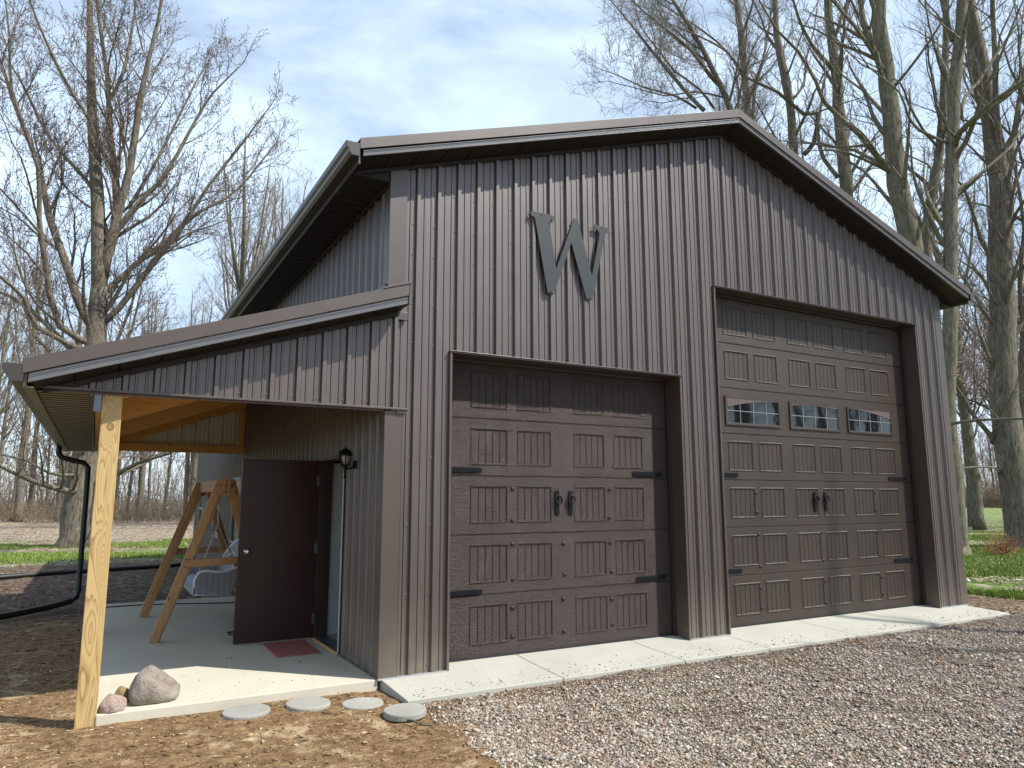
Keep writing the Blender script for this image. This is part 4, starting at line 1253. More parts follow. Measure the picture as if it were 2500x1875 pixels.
mb = MB(); mb.tube([bk(i / n, 1.0, 0.035) for i in range(n + 1)], 0.065, 8); mb.tube([tuple(Vector(bk(i / n, 0.72, 0.0)) + Vector((-0.02, 0, 0))) for i in range(n + 1)], 0.03, 6); mb.build("back_rim", M['wicker_rim'], seat, smooth=True)
def chain(parent, p0, p1, link=0.13):
    p0 = Vector(p0); p1 = Vector(p1); d = (p1 - p0); n_ = max(2, int(d.length / (link * 0.72))); d.normalize()
    a = d.cross(Vector((0, 1, 0))).normalized(); b = d.cross(a)
    mb = MB()
    for i in range(n_):
        c = p0.lerp(p1, (i + 0.5) / n_); s = a if i % 2 else b
        pts = [c + d * (link / 2 * math.cos(t)) + s * (link * 0.26 * math.sin(t)) for t in [k * 2 * math.pi / 8 for k in range(9)]]
        mb.tube(pts, 0.013, 4, cap=False)
    return mb.build("chain", M['chain'], parent)
for yy, s in ((11.25, 1), (14.85, -1)):
    chain(seat, (-3.25, yy, 5.6), (-3.18, yy, 4.25))
    chain(seat, (-3.18, yy, 4.25), (-3.82, yy, 2.35)); chain(seat, (-3.18, yy, 4.25), (-2.45, yy + 0.25 * s, 2.75))
mb = MB()
random.seed(4)
nn = 14
for i in range(nn):
    pass
vs = []; fs = []
gx, gy = 8, 18
for l in (0, 1):
    for j in range(gy + 1):
        for i in range(gx + 1):
            u, v = i / gx, j / gy
            x = -4.0 + 1.2 * u; y = SY0 + 0.2 + (SY1 - SY0 - 0.4) * v
            puff = (math.sin(math.pi * u) * math.sin(math.pi * v)) ** 0.35 if 0 < u < 1 and 0 < v < 1 else 0
            z = 1.74 + (0.05 + 0.33 * puff + 0.03 * math.sin(v * 30) * puff if l else 0.0)
            vs.append((x, y, z))
q = (gx + 1) * (gy + 1)
for l in (0, 1):
    for j in range(gy):
        for i in range(gx):
            a = l * q + j * (gx + 1) + i; fs.append((a, a + 1, a + gx + 2, a + gx + 1))
for j in range(gy):
    for i in (0, gx):
        a = j * (gx + 1) + i; fs.append((a, a + gx + 1, q + a + gx + 1, q + a))
for i in range(gx):
    for j in (0, gy):
        a = j * (gx + 1) + i; fs.append((a, a + 1, q + a + 1, q + a))
mb.add(vs, fs)
cu = mb.build("cushion", M['cushion'], smooth=True)
tag(cu, "blue and white patterned cushion lying on the wicker swing seat", "cushion")

# ---------------------------------------------------------------- rocks, pavers, cords, pipes
def make_rock(name, c, size, seed, mat, label, peak=None, sub=4):
    import bmesh
    bm = bmesh.new(); bmesh.ops.create_icosphere(bm, subdivisions=sub, radius=1)
    sx, sy, sz = size
    lo = 9
    for v in bm.verts:
        p = v.co.copy()
        k = 1 + 0.20 * noise.noise(p * 0.9 + Vector((seed, 0, 0))) + 0.07 * noise.noise(p * 2.4 + Vector((0, seed, 0))) + 0.018 * noise.noise(p * 8)
        q = p * k
        # broad facets
        for a in range(5):
            random.seed(seed * 17 + a); n_ = Vector((random.uniform(-1, 1), random.uniform(-1, 1), random.uniform(-0.2, 1))).normalized()
            d = q.dot(n_) - 0.78
            if d > 0: q -= n_ * d * 0.75
        if peak:
            q.x += peak[0] * max(0, q.z); q.y += peak[1] * max(0, q.z)
            t_ = max(0, q.z); q.x = peak[0] * t_ + (q.x - peak[0] * t_) * (1 - 0.55 * t_)
        q.z = max(q.z, -0.62)
        v.co = Vector((q.x * sx, q.y * sy, q.z * sz)) * FT
        lo = min(lo, v.co.z)
    for v in bm.verts: v.co.z -= lo
    me = bpy.data.meshes.new(name); bm.to_mesh(me); bm.free()
    me.materials.append(mat); me.polygons.foreach_set('use_smooth', [True] * len(me.polygons))
    o = bpy.data.objects.new(name, me); COL.objects.link(o); o.location = Vector(c) * FT
    return tag(o, label, "rock", "rocks beside the porch post")
make_rock("rock", (-6.05, 0.72, 0.0), (0.66, 0.50, 0.56), 3, M['rock_big'], "largest grey-pink boulder with a peaked top on the slab", peak=(-0.12, 0))
make_rock("rock", (-6.98, 0.20, 0.0), (0.31, 0.26, 0.27), 8, M['rock_pink'], "rounded pale pink stone next to the porch post")
make_rock("rock", (-6.74, 0.98, 0.0), (0.20, 0.18, 0.25), 13, M['rock_yellow'], "small ochre stone behind the pink one and the boulder")

def paver(c, r, top, label, seed):
    random.seed(seed)
    mb = MB()
    n_ = 40; th = 0.17
    prof = [(0.0, -th), (r * 0.97, -th), (r, -th + 0.03), (r, -0.035), (r * 0.975, -0.006), (r * 0.93, 0.0), (0.0, 0.002)]
    mb.lathe([(a if a else 0.001, b) for a, b in prof], (c[0], c[1], top), n_)
    o = mb.build("stepping_stone", M['paver'], origin=(c[0], c[1], top - th))
    o.rotation_euler = (random.uniform(-.02, .02), random.uniform(-.02, .02), random.uniform(0, 3))
    return tag(o, label, "stepping stone", "round stepping stones at the porch edge")
paver((-3.90, -0.86), 0.60, -0.14, "round concrete stepping stone farthest left, nearest the boulder", 1)
paver((-2.33, -0.96), 0.59, -0.13, "round concrete stepping stone second from the left", 2)
paver((-0.98, -1.48), 0.56, -0.19, "round stepping stone sunk lowest in the soil, third from the left", 3)
paver((-0.28, -2.82), 0.56, -0.14, "round stepping stone at the corner of the apron by the gravel", 4)

mb = MB(); mb.tube([(-7.3, 20.75, 0.03), (-6.9, 20.55, 0.03), (-5.3, 20.6, 0.03), (-3.7, 20.1, 0.03), (-2.2, 19.4, 0.03), (-0.6, 18.9, 0.03)], 0.03, 6)
tag(mb.build("power_cord", M['pipe'], smooth=True), "long black cord lying across the far end of the porch slab", "cord", "black cords on the porch slab")
mb = MB(); mb.tube([(-1.9, 10.2, 0.03), (-2.4, 10.4, 0.03), (-2.75, 10.15, 0.03), (-2.78, 9.7, 0.03), (-2.5, 9.4, 0.03), (-1.8, 9.3, 0.03), (-1.2, 9.6, 0.03)], 0.03, 6)
tag(mb.build("power_cord", M['pipe'], smooth=True), "short loop of black cord poking out behind the open door", "cord", "black cords on the porch slab")
mb = MB()
ep = [(-30, 38.5), (-20, 40.3), (-13.2, 42.3), (-10.4, 44.3), (-6.2, 45.6), (-2.8, 46.6), (-0.9, 47.4)]
mb.tube([(x, y, float(gz(x, y)) + 0.17) for x, y in ep], 0.17, 10)
tag(mb.build("drain_pipe", M['pipe'], smooth=True), "black corrugated drain pipe lying across the dark mulch bed", "pipe")
def debris(name, pts, r0, r1, mat, label, cat, group=None):
    mb = MB(); n_ = len(pts); mb.tube(pts, [r0 + (r1 - r0) * i / (n_ - 1) for i in range(n_)], 6)
    return tag(mb.build(name, mat, smooth=True), label, cat, group)
debris("stick", [(-0.48, -3.50, -0.23), (-0.40, -3.75, -0.19), (-0.34, -4.0, -0.23), (-0.14, -4.25, -0.21), (-0.18, -4.6, -0.24)], 0.03, 0.02, M['bark'], "crooked bare twig on the soil in front of the stepping stones", "twig")
def slab_wood(name, c, l, w, h, rot, label):
    mb = MB(); n_ = 9; vs = []
    random.seed(int(c[0] * 10))
    for i in range(n_):
        u = i / (n_ - 1); ww = w * (0.35 + 0.65 * math.sin(math.pi * (0.08 + 0.84 * u))); hh = h * random.uniform(0.7, 1.1)
        for k in range(6):
            t = k * math.pi / 3
            vs.append((l * (u - 0.5), ww * math.cos(t) * random.uniform(.85, 1.1), hh * max(-0.2, math.sin(t)) + 0.0))
    fs = [(i * 6 + k, i * 6 + (k + 1) % 6, (i + 1) * 6 + (k + 1) % 6, (i + 1) * 6 + k) for i in range(n_ - 1) for k in range(6)]
    fs += [tuple(range(6)), tuple((n_ - 1) * 6 + k for k in range(6))]
    cr, sr = math.cos(rot), math.sin(rot)
    mb.add([(c[0] + x * cr - y * sr, c[1] + x * sr + y * cr, c[2] + z) for x, y, z in vs], fs)
    return tag(mb.build(name, M['bark']), label, "bark chunk", "bark chunks on the gravel")
slab_wood("bark_chunk", (18.35, -6.9, float(drive_z(18.3, -6.9)) + 0.04), 0.95, 0.12, 0.10, -0.9, "longest dark bark chunk, alone towards the right of the gravel")
slab_wood("bark_chunk", (9.45, -4.6, float(drive_z(9.4, -4.6)) + 0.04), 0.42, 0.10, 0.07, 0.3, "short wide bark chunk on the gravel between the two doors, the left one")
slab_wood("bark_chunk", (10.35, -5.2, float(drive_z(10.3, -5.2)) + 0.04), 0.36, 0.07, 0.06, -0.5, "short thin bark chunk just right of the wider one on the gravel")

# ---------------------------------------------------------------- trees
def seg_mesh(name, segs, mat, parent, sides=3, org=None):
    """many short tapered twigs as one part; segs rows: x0 y0 z0 x1 y1 z1 r0 r1 (feet)"""
    s = np.asarray(segs, dtype=np.float64)
    org = np.array(LOC[parent]) if org is None else np.array(org)
    p0 = (s[:, 0:3] - org) * FT; p1 = (s[:, 3:6] - org) * FT
    r0 = s[:, 6:7] * FT; r1 = s[:, 7:8] * FT
    d = p1 - p0; d /= np.maximum(np.linalg.norm(d, axis=1, keepdims=True), 1e-9)
    a = np.where(np.abs(d[:, 2:3]) < 0.9, np.array([[0, 0, 1.0]]), np.array([[1.0, 0, 0]]))
    u = np.cross(d, a); u /= np.linalg.norm(u, axis=1, keepdims=True)
    w = np.cross(d, u)
    n = len(s)
    vs = np.zeros((n, 2 * sides, 3))
    for k in range(sides):
        t = 2 * math.pi * k / sides
        o = u * math.cos(t) + w * math.sin(t)
        vs[:, k] = p0 + o * r0; vs[:, sides + k] = p1 + o * r1
    base = (np.arange(n) * 2 * sides)[:, None]
    fs = []
    for k in range(sides):
        k2 = (k + 1) % sides
        fs.append(np.stack([base[:, 0] + k, base[:, 0] + k2, base[:, 0] + sides + k2, base[:, 0] + sides + k], 1))
    fs = np.stack(fs, 1).reshape(-1, 4)
    me = bpy.data.meshes.new(name)
    raw_mesh(me, vs.reshape(-1, 3), fs)
    me.materials.append(mat)
    o = bpy.data.objects.new(name, me); COL.objects.link(o)
    if parent is not None: o.parent = parent
    else: o.location = Vector(org) * FT
    return o

def raw_mesh(me, co, fs):
    nf, k = fs.shape
    me.vertices.add(len(co)); me.vertices.foreach_set('co', co.astype(np.float32).ravel())
    me.loops.add(nf * k); me.loops.foreach_set('vertex_index', fs.astype(np.int32).ravel())
    me.polygons.add(nf); me.polygons.foreach_set('loop_start', (np.arange(nf) * k).astype(np.int32))
    try: me.polygons.foreach_set('loop_total', np.full(nf, k, dtype=np.int32))
    except Exception: pass
    me.update(calc_edges=True); me.validate()

class Grow:
    def __init__(self, seed, minr=0.02, up=0.25, dens=1.0, budp=0.0):
        self.r = random.Random(seed); self.segs = []; self.big = []; self.buds = []
        self.minr = minr; self.up = up; self.dens = dens; self.budp = budp
    def rnd_dir(self, d, ang):
        r = self.r
        a = Vector((r.gauss(0, 1), r.gauss(0, 1), r.gauss(0, 1)))
        a = (a - d * a.dot(d))
        if a.length < 1e-5: a = Vector((1, 0, 0))
        a.normalize()
        return (d * math.cos(ang) + a * math.sin(ang)).normalized()
    def twig(self, P, D, L, r0, lvl):
        r = self.r
        n = {1: 7, 2: 5, 3: 3, 4: 2}[lvl]
        pts = [P.copy()]; rad = [r0]
        d = D.copy(); p = P.copy()
        for i in range(n):
            d = self.rnd_dir(d, r.uniform(0.04, 0.26)); d.z += self.up * 0.22; d.normalize()
            p = p + d * (L / n); pts.append(p.copy()); rad.append(max(self.minr * 0.55, r0 * (1 - 0.8 * (i + 1) / n)))
        if r0 > 0.14:
            self.big.append((pts, rad))
        else:
            for i in range(n):
                a, b = pts[i], pts[i + 1]
                self.segs.append((a.x, a.y, a.z, b.x, b.y, b.z, rad[i], rad[i + 1]))
        if lvl >= 3 and self.budp:
            for q in pts[1:]:
                if r.random() < self.budp: self.buds.append(tuple(q))
        if lvl < 4:
            self.side(pts, rad, lvl + 1, 0.18, L)
    def side(self, pts, rad, lvl, start, total, every=None):
        r = self.r
        gap = {1: 2.1, 2: 1.15, 3: 0.75, 4: 0.42}[lvl] / self.dens
        acc = 0; cum = 0
        nxt = total * start
        k = 0
        for i in range(len(pts) - 1):
            a, b = pts[i], pts[i + 1]; l = (b - a).length
            while cum + l > nxt:
                t = (nxt - cum) / max(l, 1e-6); P = a.lerp(b, max(0, min(1, t)))
                rr = rad[i] + (rad[i + 1] - rad[i]) * max(0, min(1, t))
                d = (b - a).normalized()
                D = self.rnd_dir(d, r.uniform(0.5, 1.05)); D.z += self.up; D.normalize()
                rc = max(self.minr, min(rr * r.uniform(0.28, 0.55), {1: 0.30, 2: 0.09, 3: 0.035, 4: 0.022}[lvl]))
                Lc = {1: min(15, max(4, rc * 90)), 2: min(7, max(2.2, rc * 90)), 3: r.uniform(1.3, 2.8), 4: r.uniform(0.5, 1.2)}[lvl] * r.uniform(0.7, 1.2)
                self.twig(P, D, Lc, rc, lvl)
                nxt += gap * r.uniform(0.5, 1.5); k += 1
            cum += l

def smooth_path(pts, rad, step=3.0, wob=0.0, rnd=None):
    """Catmull-Rom through the given points"""
    P = [Vector(p) for p in pts]; out = []; ro = []
    n = len(P)
    for i in range(n - 1):
        p0 = P[max(i - 1, 0)]; p1 = P[i]; p2 = P[i + 1]; p3 = P[min(i + 2, n - 1)]
        m = max(2, int((p2 - p1).length / step))
        for k in range(m):
            t = k / m
            q = 0.5 * ((2 * p1) + (p2 - p0) * t + (2 * p0 - 5 * p1 + 4 * p2 - p3) * t * t + (3 * p1 - p0 - 3 * p2 + p3) * t ** 3)
            if wob and rnd: q += Vector((rnd.uniform(-1, 1), rnd.uniform(-1, 1), rnd.uniform(-.3, .3))) * wob * (rad[i] + 0.15)
            out.append(q); ro.append(rad[i] + (rad[i + 1] - rad[i]) * t)
    out.append(P[-1]); ro.append(rad[-1])
    return out, ro

def bud_mesh(name, pts, size, mat, parent, seed=1):
    p = (np.array(pts) - np.array(LOC[parent])) * FT
    rg = np.random.default_rng(seed); n = len(p)
    s = size * FT * rg.uniform(0.6, 1.4, (n, 1))
    tet = np.array([(1, 1, 1), (1, -1, -1), (-1, 1, -1), (-1, -1, 1)]) * 0.6
    v = p[:, None, :] + tet[None] * s[:, None] * rg.uniform(0.6, 1.3, (n, 4, 1)) + rg.normal(0, 0.35, (n, 1, 3)) * s[:, None]
    b = (np.arange(n) * 4)[:, None]
    f = np.concatenate([b + np.array([[0, 1, 2]]), b + np.array([[0, 3, 1]]), b + np.array([[0, 2, 3]]), b + np.array([[1, 3, 2]])], 0)
    me = bpy.data.meshes.new(name); raw_mesh(me, v.reshape(-1, 3), f); me.materials.append(mat)
    o = bpy.data.objects.new(name, me); COL.objects.link(o); o.parent = parent
    return o

def tree_from_limbs(name, limbs, seed, label, group, dens=1.0, budp=0.0, budmat=None, minr=0.02, barkm=None, up=0.25, first_start=0.30, flare=True, twigm=None, side=1.0):
    base = limbs[0][0]
    root = empty(name, (base[0], base[1], float(gz(base[0], base[1]))))
    g = Grow(seed, minr, up, dens, budp)
    rnd = random.Random(seed)
    mb = MB()
    for i, l in enumerate(limbs):
        pts = [Vector(q[:3]) for q in l]; rad = [q[3] * (1.0 if i == 0 else side) for q in l]
        if i == 0:
            z0 = float(gz(base[0], base[1])) - 0.3
            if pts[0].z > z0 + 1:
                dx = pts[1] - pts[0]
                pts.insert(0, Vector((pts[0].x - dx.x * 0.3, pts[0].y - dx.y * 0.3, z0))); rad.insert(0, rad[0] * 1.12)
            else: pts[0].z = z0
            if flare:
                pts.insert(1, pts[0].lerp(pts[1], min(0.5, 1.6 / max(2, (pts[1] - pts[0]).length)))); rad.insert(1, rad[0] * 1.0)
                rad[0] *= 1.18
        sp, sr = smooth_path(pts, rad, 2.2 if i == 0 else 2.6, 0.10, rnd)
        mb.tube(sp, sr, 12 if i == 0 else 8, cap=True)
        tot = sum((b - a).length for a, b in zip(sp[:-1], sp[1:]))
        g.side(sp, sr, 1, first_start if i == 0 else 0.12, tot)
        # the limb's own tip
        g.twig(sp[-1], (sp[-1] - sp[-2]).normalized(), max(3, sr[-1] * 60), max(0.03, sr[-1]), 2)
    for p, r in g.big:
        mb.tube(p, r, 5, cap=False)
    mb.build("trunk", barkm or M['bark'], root, smooth=True, recalc=False)
    seg_mesh("branches", g.segs, twigm or M['twig'], root)
    if g.buds and budmat:
        bud_mesh("buds", g.buds, 0.085, budmat, root, seed)
    tag(root, label, "tree", group)
    return root, len(g.segs)

TREES = {"maple":[[[-9.56,82.02,-0.8,1.722],[-9.4,82.02,6.26,1.585],[-9.12,82.03,13.76,1.447],[-9.14,82.03,21.47,1.302],[-9.09,82.03,26.73,1.149],[-9.27,82.02,32.06,0.991]],
[[-9.25,82.02,32.1,0.73],[-8.78,82.48,36.24,0.65],[-7.96,82.94,40.56,0.568],[-8.36,83.38,46.13,0.481],[-9.56,83.79,53.01,0.391],[-10.54,84.22,61.54,0.301],[-12.23,84.62,70.02,0.208],[-13.5,85.04,77.32,0.113]],
[[-9.02,82.03,33.44,0.628],[-7.93,81.19,42.66,0.548],[-6.98,80.35,47.97,0.463],[-6.66,79.49,55.95,0.376],[-6.15,78.64,61.28,0.288],[-5.26,77.79,68.22,0.199],[-4.69,76.94,76.62,0.11]],
[[-9.38,82.02,26.69,0.672],[-10.84,82.73,28.69,0.592],[-13.03,83.42,34.5,0.513],[-15.5,84.1,40.84,0.433],[-17.16,84.8,47.44,0.354],[-19.88,85.48,53.85,0.272],[-22.74,86.15,61.65,0.19],[-24.57,86.85,67.07,0.107]],
[[-8.55,82.04,27.28,0.442],[-6.96,80.69,29.23,0.381],[-2.58,79.41,36.9,0.328],[-0.99,78.07,39.43,0.266],[2.05,76.75,45.83,0.207],[5.93,75.46,52.62,0.147],[8.52,74.14,57.26,0.083]],
[[-8.86,82.03,31.37,0.418],[-8.05,83.78,32.73,0.369],[-4.39,85.6,37.91,0.325],[-1.56,87.39,41.53,0.274],[2.19,89.21,46.73,0.22],[7.68,91.07,52.32,0.163],[13.5,92.93,62.44,0.1]],
[[-7.92,82.05,39.73,0.426],[-7.33,81.33,40.67,0.376],[-5.73,80.62,43.45,0.328],[-3.64,79.93,46.37,0.281],[-1.61,79.24,50.72,0.234],[0.41,78.54,56.31,0.186],[2.1,77.84,59.9,0.135],[5.55,77.18,65.01,0.085]],
[[-8.43,82.04,37.5,0.37],[-9.3,82.89,40.29,0.324],[-11.04,83.71,45.39,0.277],[-13.28,84.52,48.23,0.228],[-16.74,85.3,52.41,0.178],[-20.42,86.08,59.54,0.129],[-22.97,86.89,63.4,0.08]],
[[-9.0,82.03,48.2,0.349],[-10.52,81.3,50.26,0.301],[-12.1,80.57,53.6,0.254],[-14.02,79.83,55.95,0.208],[-16.93,79.07,60.84,0.162],[-19.42,78.32,66.25,0.118],[-20.65,77.6,69.34,0.075]],
[[-8.77,82.03,24.44,0.465],[-13.12,80.75,26.21,0.396],[-15.1,79.51,33.55,0.339],[-16.07,78.3,38.7,0.284],[-16.67,77.1,44.35,0.23],[-19.87,75.84,52.93,0.175],[-20.44,74.64,58.37,0.123],[-21.37,73.44,63.6,0.071]],
[[-9.11,82.03,23.14,0.386],[-15.2,79.29,25.44,0.304],[-16.63,76.66,28.21,0.236],[-18.77,74.02,29.75,0.171],[-21.23,71.36,30.83,0.109]],
[[-8.92,82.03,20.64,0.308],[-16.62,84.62,28.89,0.247],[-20.12,87.3,31.11,0.189],[-23.73,89.98,33.88,0.131]],
[[-9.22,82.02,6.75,0.425],[-10.44,79.5,6.23,0.358],[-12.38,76.97,6.75,0.294],[-14.61,74.43,7.63,0.233],[-16.71,71.89,8.82,0.177],[-18.98,69.34,10.2,0.124]],
[[-9.34,82.02,8.24,0.225],[-10.61,79.92,8.16,0.19],[-12.54,77.79,8.3,0.156],[-14.88,75.66,9.69,0.123],[-16.97,73.54,10.07,0.092],[-18.94,71.42,10.75,0.064]],
[[-8.18,82.05,7.25,0.377],[-6.07,79.5,8.01,0.304],[-3.55,76.97,9.64,0.234],[-0.55,74.45,10.68,0.165],[1.82,71.91,11.96,0.097]],
[[-8.33,82.04,9.25,0.303],[-5.46,84.71,10.46,0.263],[-3.64,87.34,12.81,0.218],[-0.22,90.02,16.54,0.171],[2.37,92.67,21.13,0.119]],
[[-9.94,82.01,57.69,0.271],[-8.84,83.59,62.3,0.23],[-8.28,85.16,68.71,0.186],[-7.99,86.72,75.94,0.139],[-8.07,88.28,81.71,0.09]],
[[-6.81,82.08,43.21,0.242],[-4.54,84.62,49.75,0.214],[-2.55,87.16,56.35,0.182],[-1.33,89.68,60.95,0.145],[1.15,92.23,69.41,0.108],[3.4,94.77,75.59,0.066]]],
"r1":[[[67.75,23.87,3.87,1.323],[68.27,23.54,19.04,1.271],[68.46,23.43,28.14,1.2],[68.42,23.45,33.67,1.117],[67.74,23.88,40.16,1.035],[67.72,23.89,47.5,0.951],[67.6,23.97,54.29,0.864],[67.4,24.09,60.2,0.773],[67.95,23.74,66.0,0.68],[68.42,23.45,79.13,0.592]],
[[67.63,23.95,52.45,0.611],[67.99,24.88,55.65,0.526],[67.66,26.25,61.64,0.44],[68.48,26.89,67.27,0.35],[68.66,27.95,80.66,0.258]],
[[67.45,24.06,41.11,0.46],[65.32,24.0,42.28,0.412],[62.88,24.13,44.13,0.366],[60.95,23.95,44.74,0.32],[57.51,24.71,47.24,0.276],[55.71,24.44,49.17,0.232],[53.27,24.58,52.01,0.189],[50.61,24.85,53.62,0.147],[48.06,25.06,56.81,0.106]],
[[67.28,24.16,41.36,0.23],[63.52,24.97,42.5,0.174],[60.16,25.53,42.88,0.12],[56.8,26.09,42.29,0.066]],
[[68.19,23.6,51.73,0.234],[67.75,21.55,52.49,0.189],[68.11,19.01,54.84,0.146],[67.37,17.14,55.88,0.104],[67.22,14.92,58.2,0.064]]],
"r2":[[[80.61,39.17,6.17,1.077],[80.66,39.15,28.24,1.025],[80.69,39.13,39.89,0.951],[80.84,39.06,49.1,0.872],[80.65,39.15,58.31,0.789],[80.63,39.16,66.18,0.702],[80.27,39.32,70.94,0.61],[80.2,39.35,80.17,0.52],[80.15,39.38,94.51,0.431]],
[[80.63,39.16,65.85,0.443],[77.97,39.35,67.67,0.381],[75.84,39.3,68.85,0.32],[73.58,39.32,71.87,0.26],[72.12,38.97,74.28,0.201],[69.49,39.15,79.72,0.143]],
[[79.83,39.52,49.93,0.375],[78.95,40.93,53.07,0.336],[79.23,41.81,57.59,0.296],[80.96,42.03,62.97,0.256],[82.33,42.42,66.84,0.214],[86.32,41.63,74.37,0.172],[90.14,40.91,82.19,0.128]]],
"r3":[[[78.97,46.1,6.23,0.851],[79.05,46.06,29.5,0.798],[79.04,46.07,48.08,0.734],[79.13,46.04,57.25,0.656],[78.95,46.1,64.43,0.574],[77.66,46.57,74.36,0.492],[77.83,46.51,82.7,0.407],[78.02,46.44,99.23,0.324]],
[[78.96,46.1,64.46,0.278],[82.47,46.07,68.15,0.237],[84.19,46.68,73.15,0.193],[87.01,46.9,79.52,0.148],[89.23,47.34,86.04,0.101]],
[[80.61,45.5,56.08,0.49],[81.19,44.05,57.53,0.438],[81.0,42.88,61.46,0.386],[77.72,42.83,60.53,0.331],[72.93,43.32,62.9,0.279],[67.59,44.01,63.86,0.227],[63.93,44.1,66.79,0.178],[58.86,44.7,67.91,0.129],[54.73,44.95,68.16,0.082]]],
"r4":[[[82.53,57.81,6.35,0.824],[83.1,57.66,39.19,0.774],[83.24,57.62,60.38,0.705],[82.91,57.71,70.33,0.622],[82.75,57.75,80.86,0.537],[82.16,57.91,91.12,0.448],[81.96,57.96,106.23,0.361]],
[[83.92,57.44,68.66,0.345],[86.12,58.58,74.73,0.307],[90.13,59.24,84.11,0.268],[94.01,59.93,96.02,0.226]],
[[82.79,57.74,75.18,0.313],[80.21,57.39,77.93,0.262],[76.19,57.43,80.35,0.211],[70.46,57.92,82.36,0.16],[64.2,58.55,84.14,0.111],[60.15,58.59,85.52,0.065]]],
"r5":[[[64.89,43.75,3.61,0.567],[65.15,43.68,32.93,0.538],[64.63,43.83,50.14,0.493],[64.02,44.0,57.95,0.439],[62.7,44.38,61.34,0.38],[60.54,45.0,66.22,0.321],[58.44,45.6,69.82,0.261],[55.66,46.39,74.31,0.201],[52.87,47.18,78.79,0.141]],
[[62.13,44.54,61.87,0.253],[59.21,44.51,63.98,0.217],[56.89,44.32,65.21,0.182],[52.93,44.58,67.01,0.146],[49.87,44.59,68.0,0.112],[46.62,44.66,69.47,0.079]],
[[60.16,45.11,57.39,0.361],[59.25,46.74,60.06,0.31],[55.46,49.2,66.36,0.257],[54.43,50.88,69.81,0.203],[53.06,52.65,73.61,0.147],[51.9,54.36,76.88,0.089]],
[[61.64,44.68,57.89,0.223],[58.62,44.16,59.43,0.187],[54.25,44.03,60.67,0.15],[51.39,43.47,62.04,0.116],[47.83,43.11,64.33,0.083],[46.2,42.2,66.84,0.051]],
[[59.0,45.44,57.52,0.222],[54.25,44.21,57.3,0.174],[48.34,43.31,56.22,0.128],[43.28,42.17,55.71,0.086],[39.43,40.68,54.49,0.048]],
[[63.21,44.23,59.61,0.169],[60.77,47.08,61.29,0.143],[57.85,50.07,61.37,0.115],[54.89,53.08,63.31,0.088],[52.4,55.94,65.04,0.059]]],
"r6":[[[67.39,20.51,0.72,0.814],[67.38,20.51,12.13,0.787],[67.59,20.26,17.4,0.747],[68.03,19.71,22.73,0.705],[68.58,19.05,33.86,0.67],[69.17,18.32,42.87,0.63],[69.84,17.5,50.91,0.587],[70.65,16.51,59.09,0.543],[71.42,15.57,68.78,0.499]],
[[69.26,18.21,42.29,0.437],[67.77,16.68,42.92,0.363],[67.07,14.19,43.79,0.289],[66.37,11.68,44.21,0.22],[66.34,8.37,44.97,0.154]],
[[69.79,17.56,45.48,0.263],[72.1,18.09,48.78,0.231],[75.01,17.88,51.48,0.195],[78.3,17.22,55.66,0.158],[82.25,15.73,61.28,0.119]],
[[69.38,18.06,42.34,0.197],[65.82,19.74,44.05,0.17],[63.7,19.65,45.29,0.142],[61.86,19.22,47.08,0.115],[58.75,20.34,49.5,0.089],[56.28,20.69,52.34,0.063]],
[[67.34,20.57,12.55,0.209],[64.87,18.56,12.54,0.18],[63.51,15.18,12.48,0.152],[62.58,11.3,12.17,0.126],[61.42,7.68,12.0,0.101]],
[[69.79,17.56,54.55,0.357],[70.27,18.32,58.88,0.273],[70.81,19.0,62.3,0.185]]],
"r7":[[[86.9,33.92,3.53,0.792],[87.46,33.52,27.86,0.753],[88.11,33.06,38.3,0.693],[89.36,32.17,46.77,0.629],[90.73,31.21,53.55,0.561],[91.88,30.39,63.27,0.495],[92.8,29.75,72.65,0.426],[93.3,29.39,85.71,0.358]],
[[90.52,31.36,53.57,0.256],[88.18,31.78,55.58,0.221],[85.77,32.27,59.39,0.187],[84.15,32.19,61.9,0.152],[79.45,34.28,64.03,0.118],[76.15,35.39,67.26,0.084]],
[[88.13,33.04,41.52,0.252],[87.73,34.15,45.66,0.218],[88.02,34.76,47.45,0.182],[87.96,35.62,50.81,0.145]]],
"r8":[[[83.78,22.75,-0.59,1.662],[83.75,22.81,3.72,1.59],[83.66,23.01,11.17,1.527],[83.71,22.9,19.07,1.459],[83.96,22.38,26.97,1.384],[84.17,21.94,35.12,1.31],[84.47,21.32,40.12,1.224],[84.48,21.29,43.76,1.14]],
[[84.56,21.13,41.5,0.592],[84.9,22.38,44.69,0.536],[85.65,22.79,51.79,0.479],[86.08,23.84,58.59,0.42],[86.84,24.22,64.21,0.356],[87.62,24.55,70.58,0.29],[88.4,24.88,77.16,0.221]],
[[84.52,21.21,42.82,0.544],[83.49,20.42,50.08,0.457],[82.54,19.45,57.26,0.37],[81.59,18.49,64.41,0.283],[80.55,17.73,68.91,0.196]],
[[84.7,20.85,42.71,0.542],[87.45,20.98,48.18,0.468],[90.37,20.79,54.88,0.389],[93.34,20.47,62.71,0.306],[96.26,20.27,70.97,0.219]],
[[83.96,22.37,32.84,0.343],[81.56,22.69,35.56,0.28],[79.47,22.34,39.59,0.217],[77.31,22.12,41.57,0.155],[74.95,22.34,42.38,0.095]],
[[83.0,24.39,11.72,0.43],[81.8,24.05,12.55,0.365],[80.14,24.69,14.57,0.304],[78.72,24.83,16.55,0.241],[77.28,25.01,18.34,0.179],[76.06,24.73,19.91,0.117]],
[[83.77,22.78,25.2,0.242],[81.56,22.69,26.0,0.191],[79.38,22.52,27.54,0.142],[77.18,22.4,29.63,0.094]],
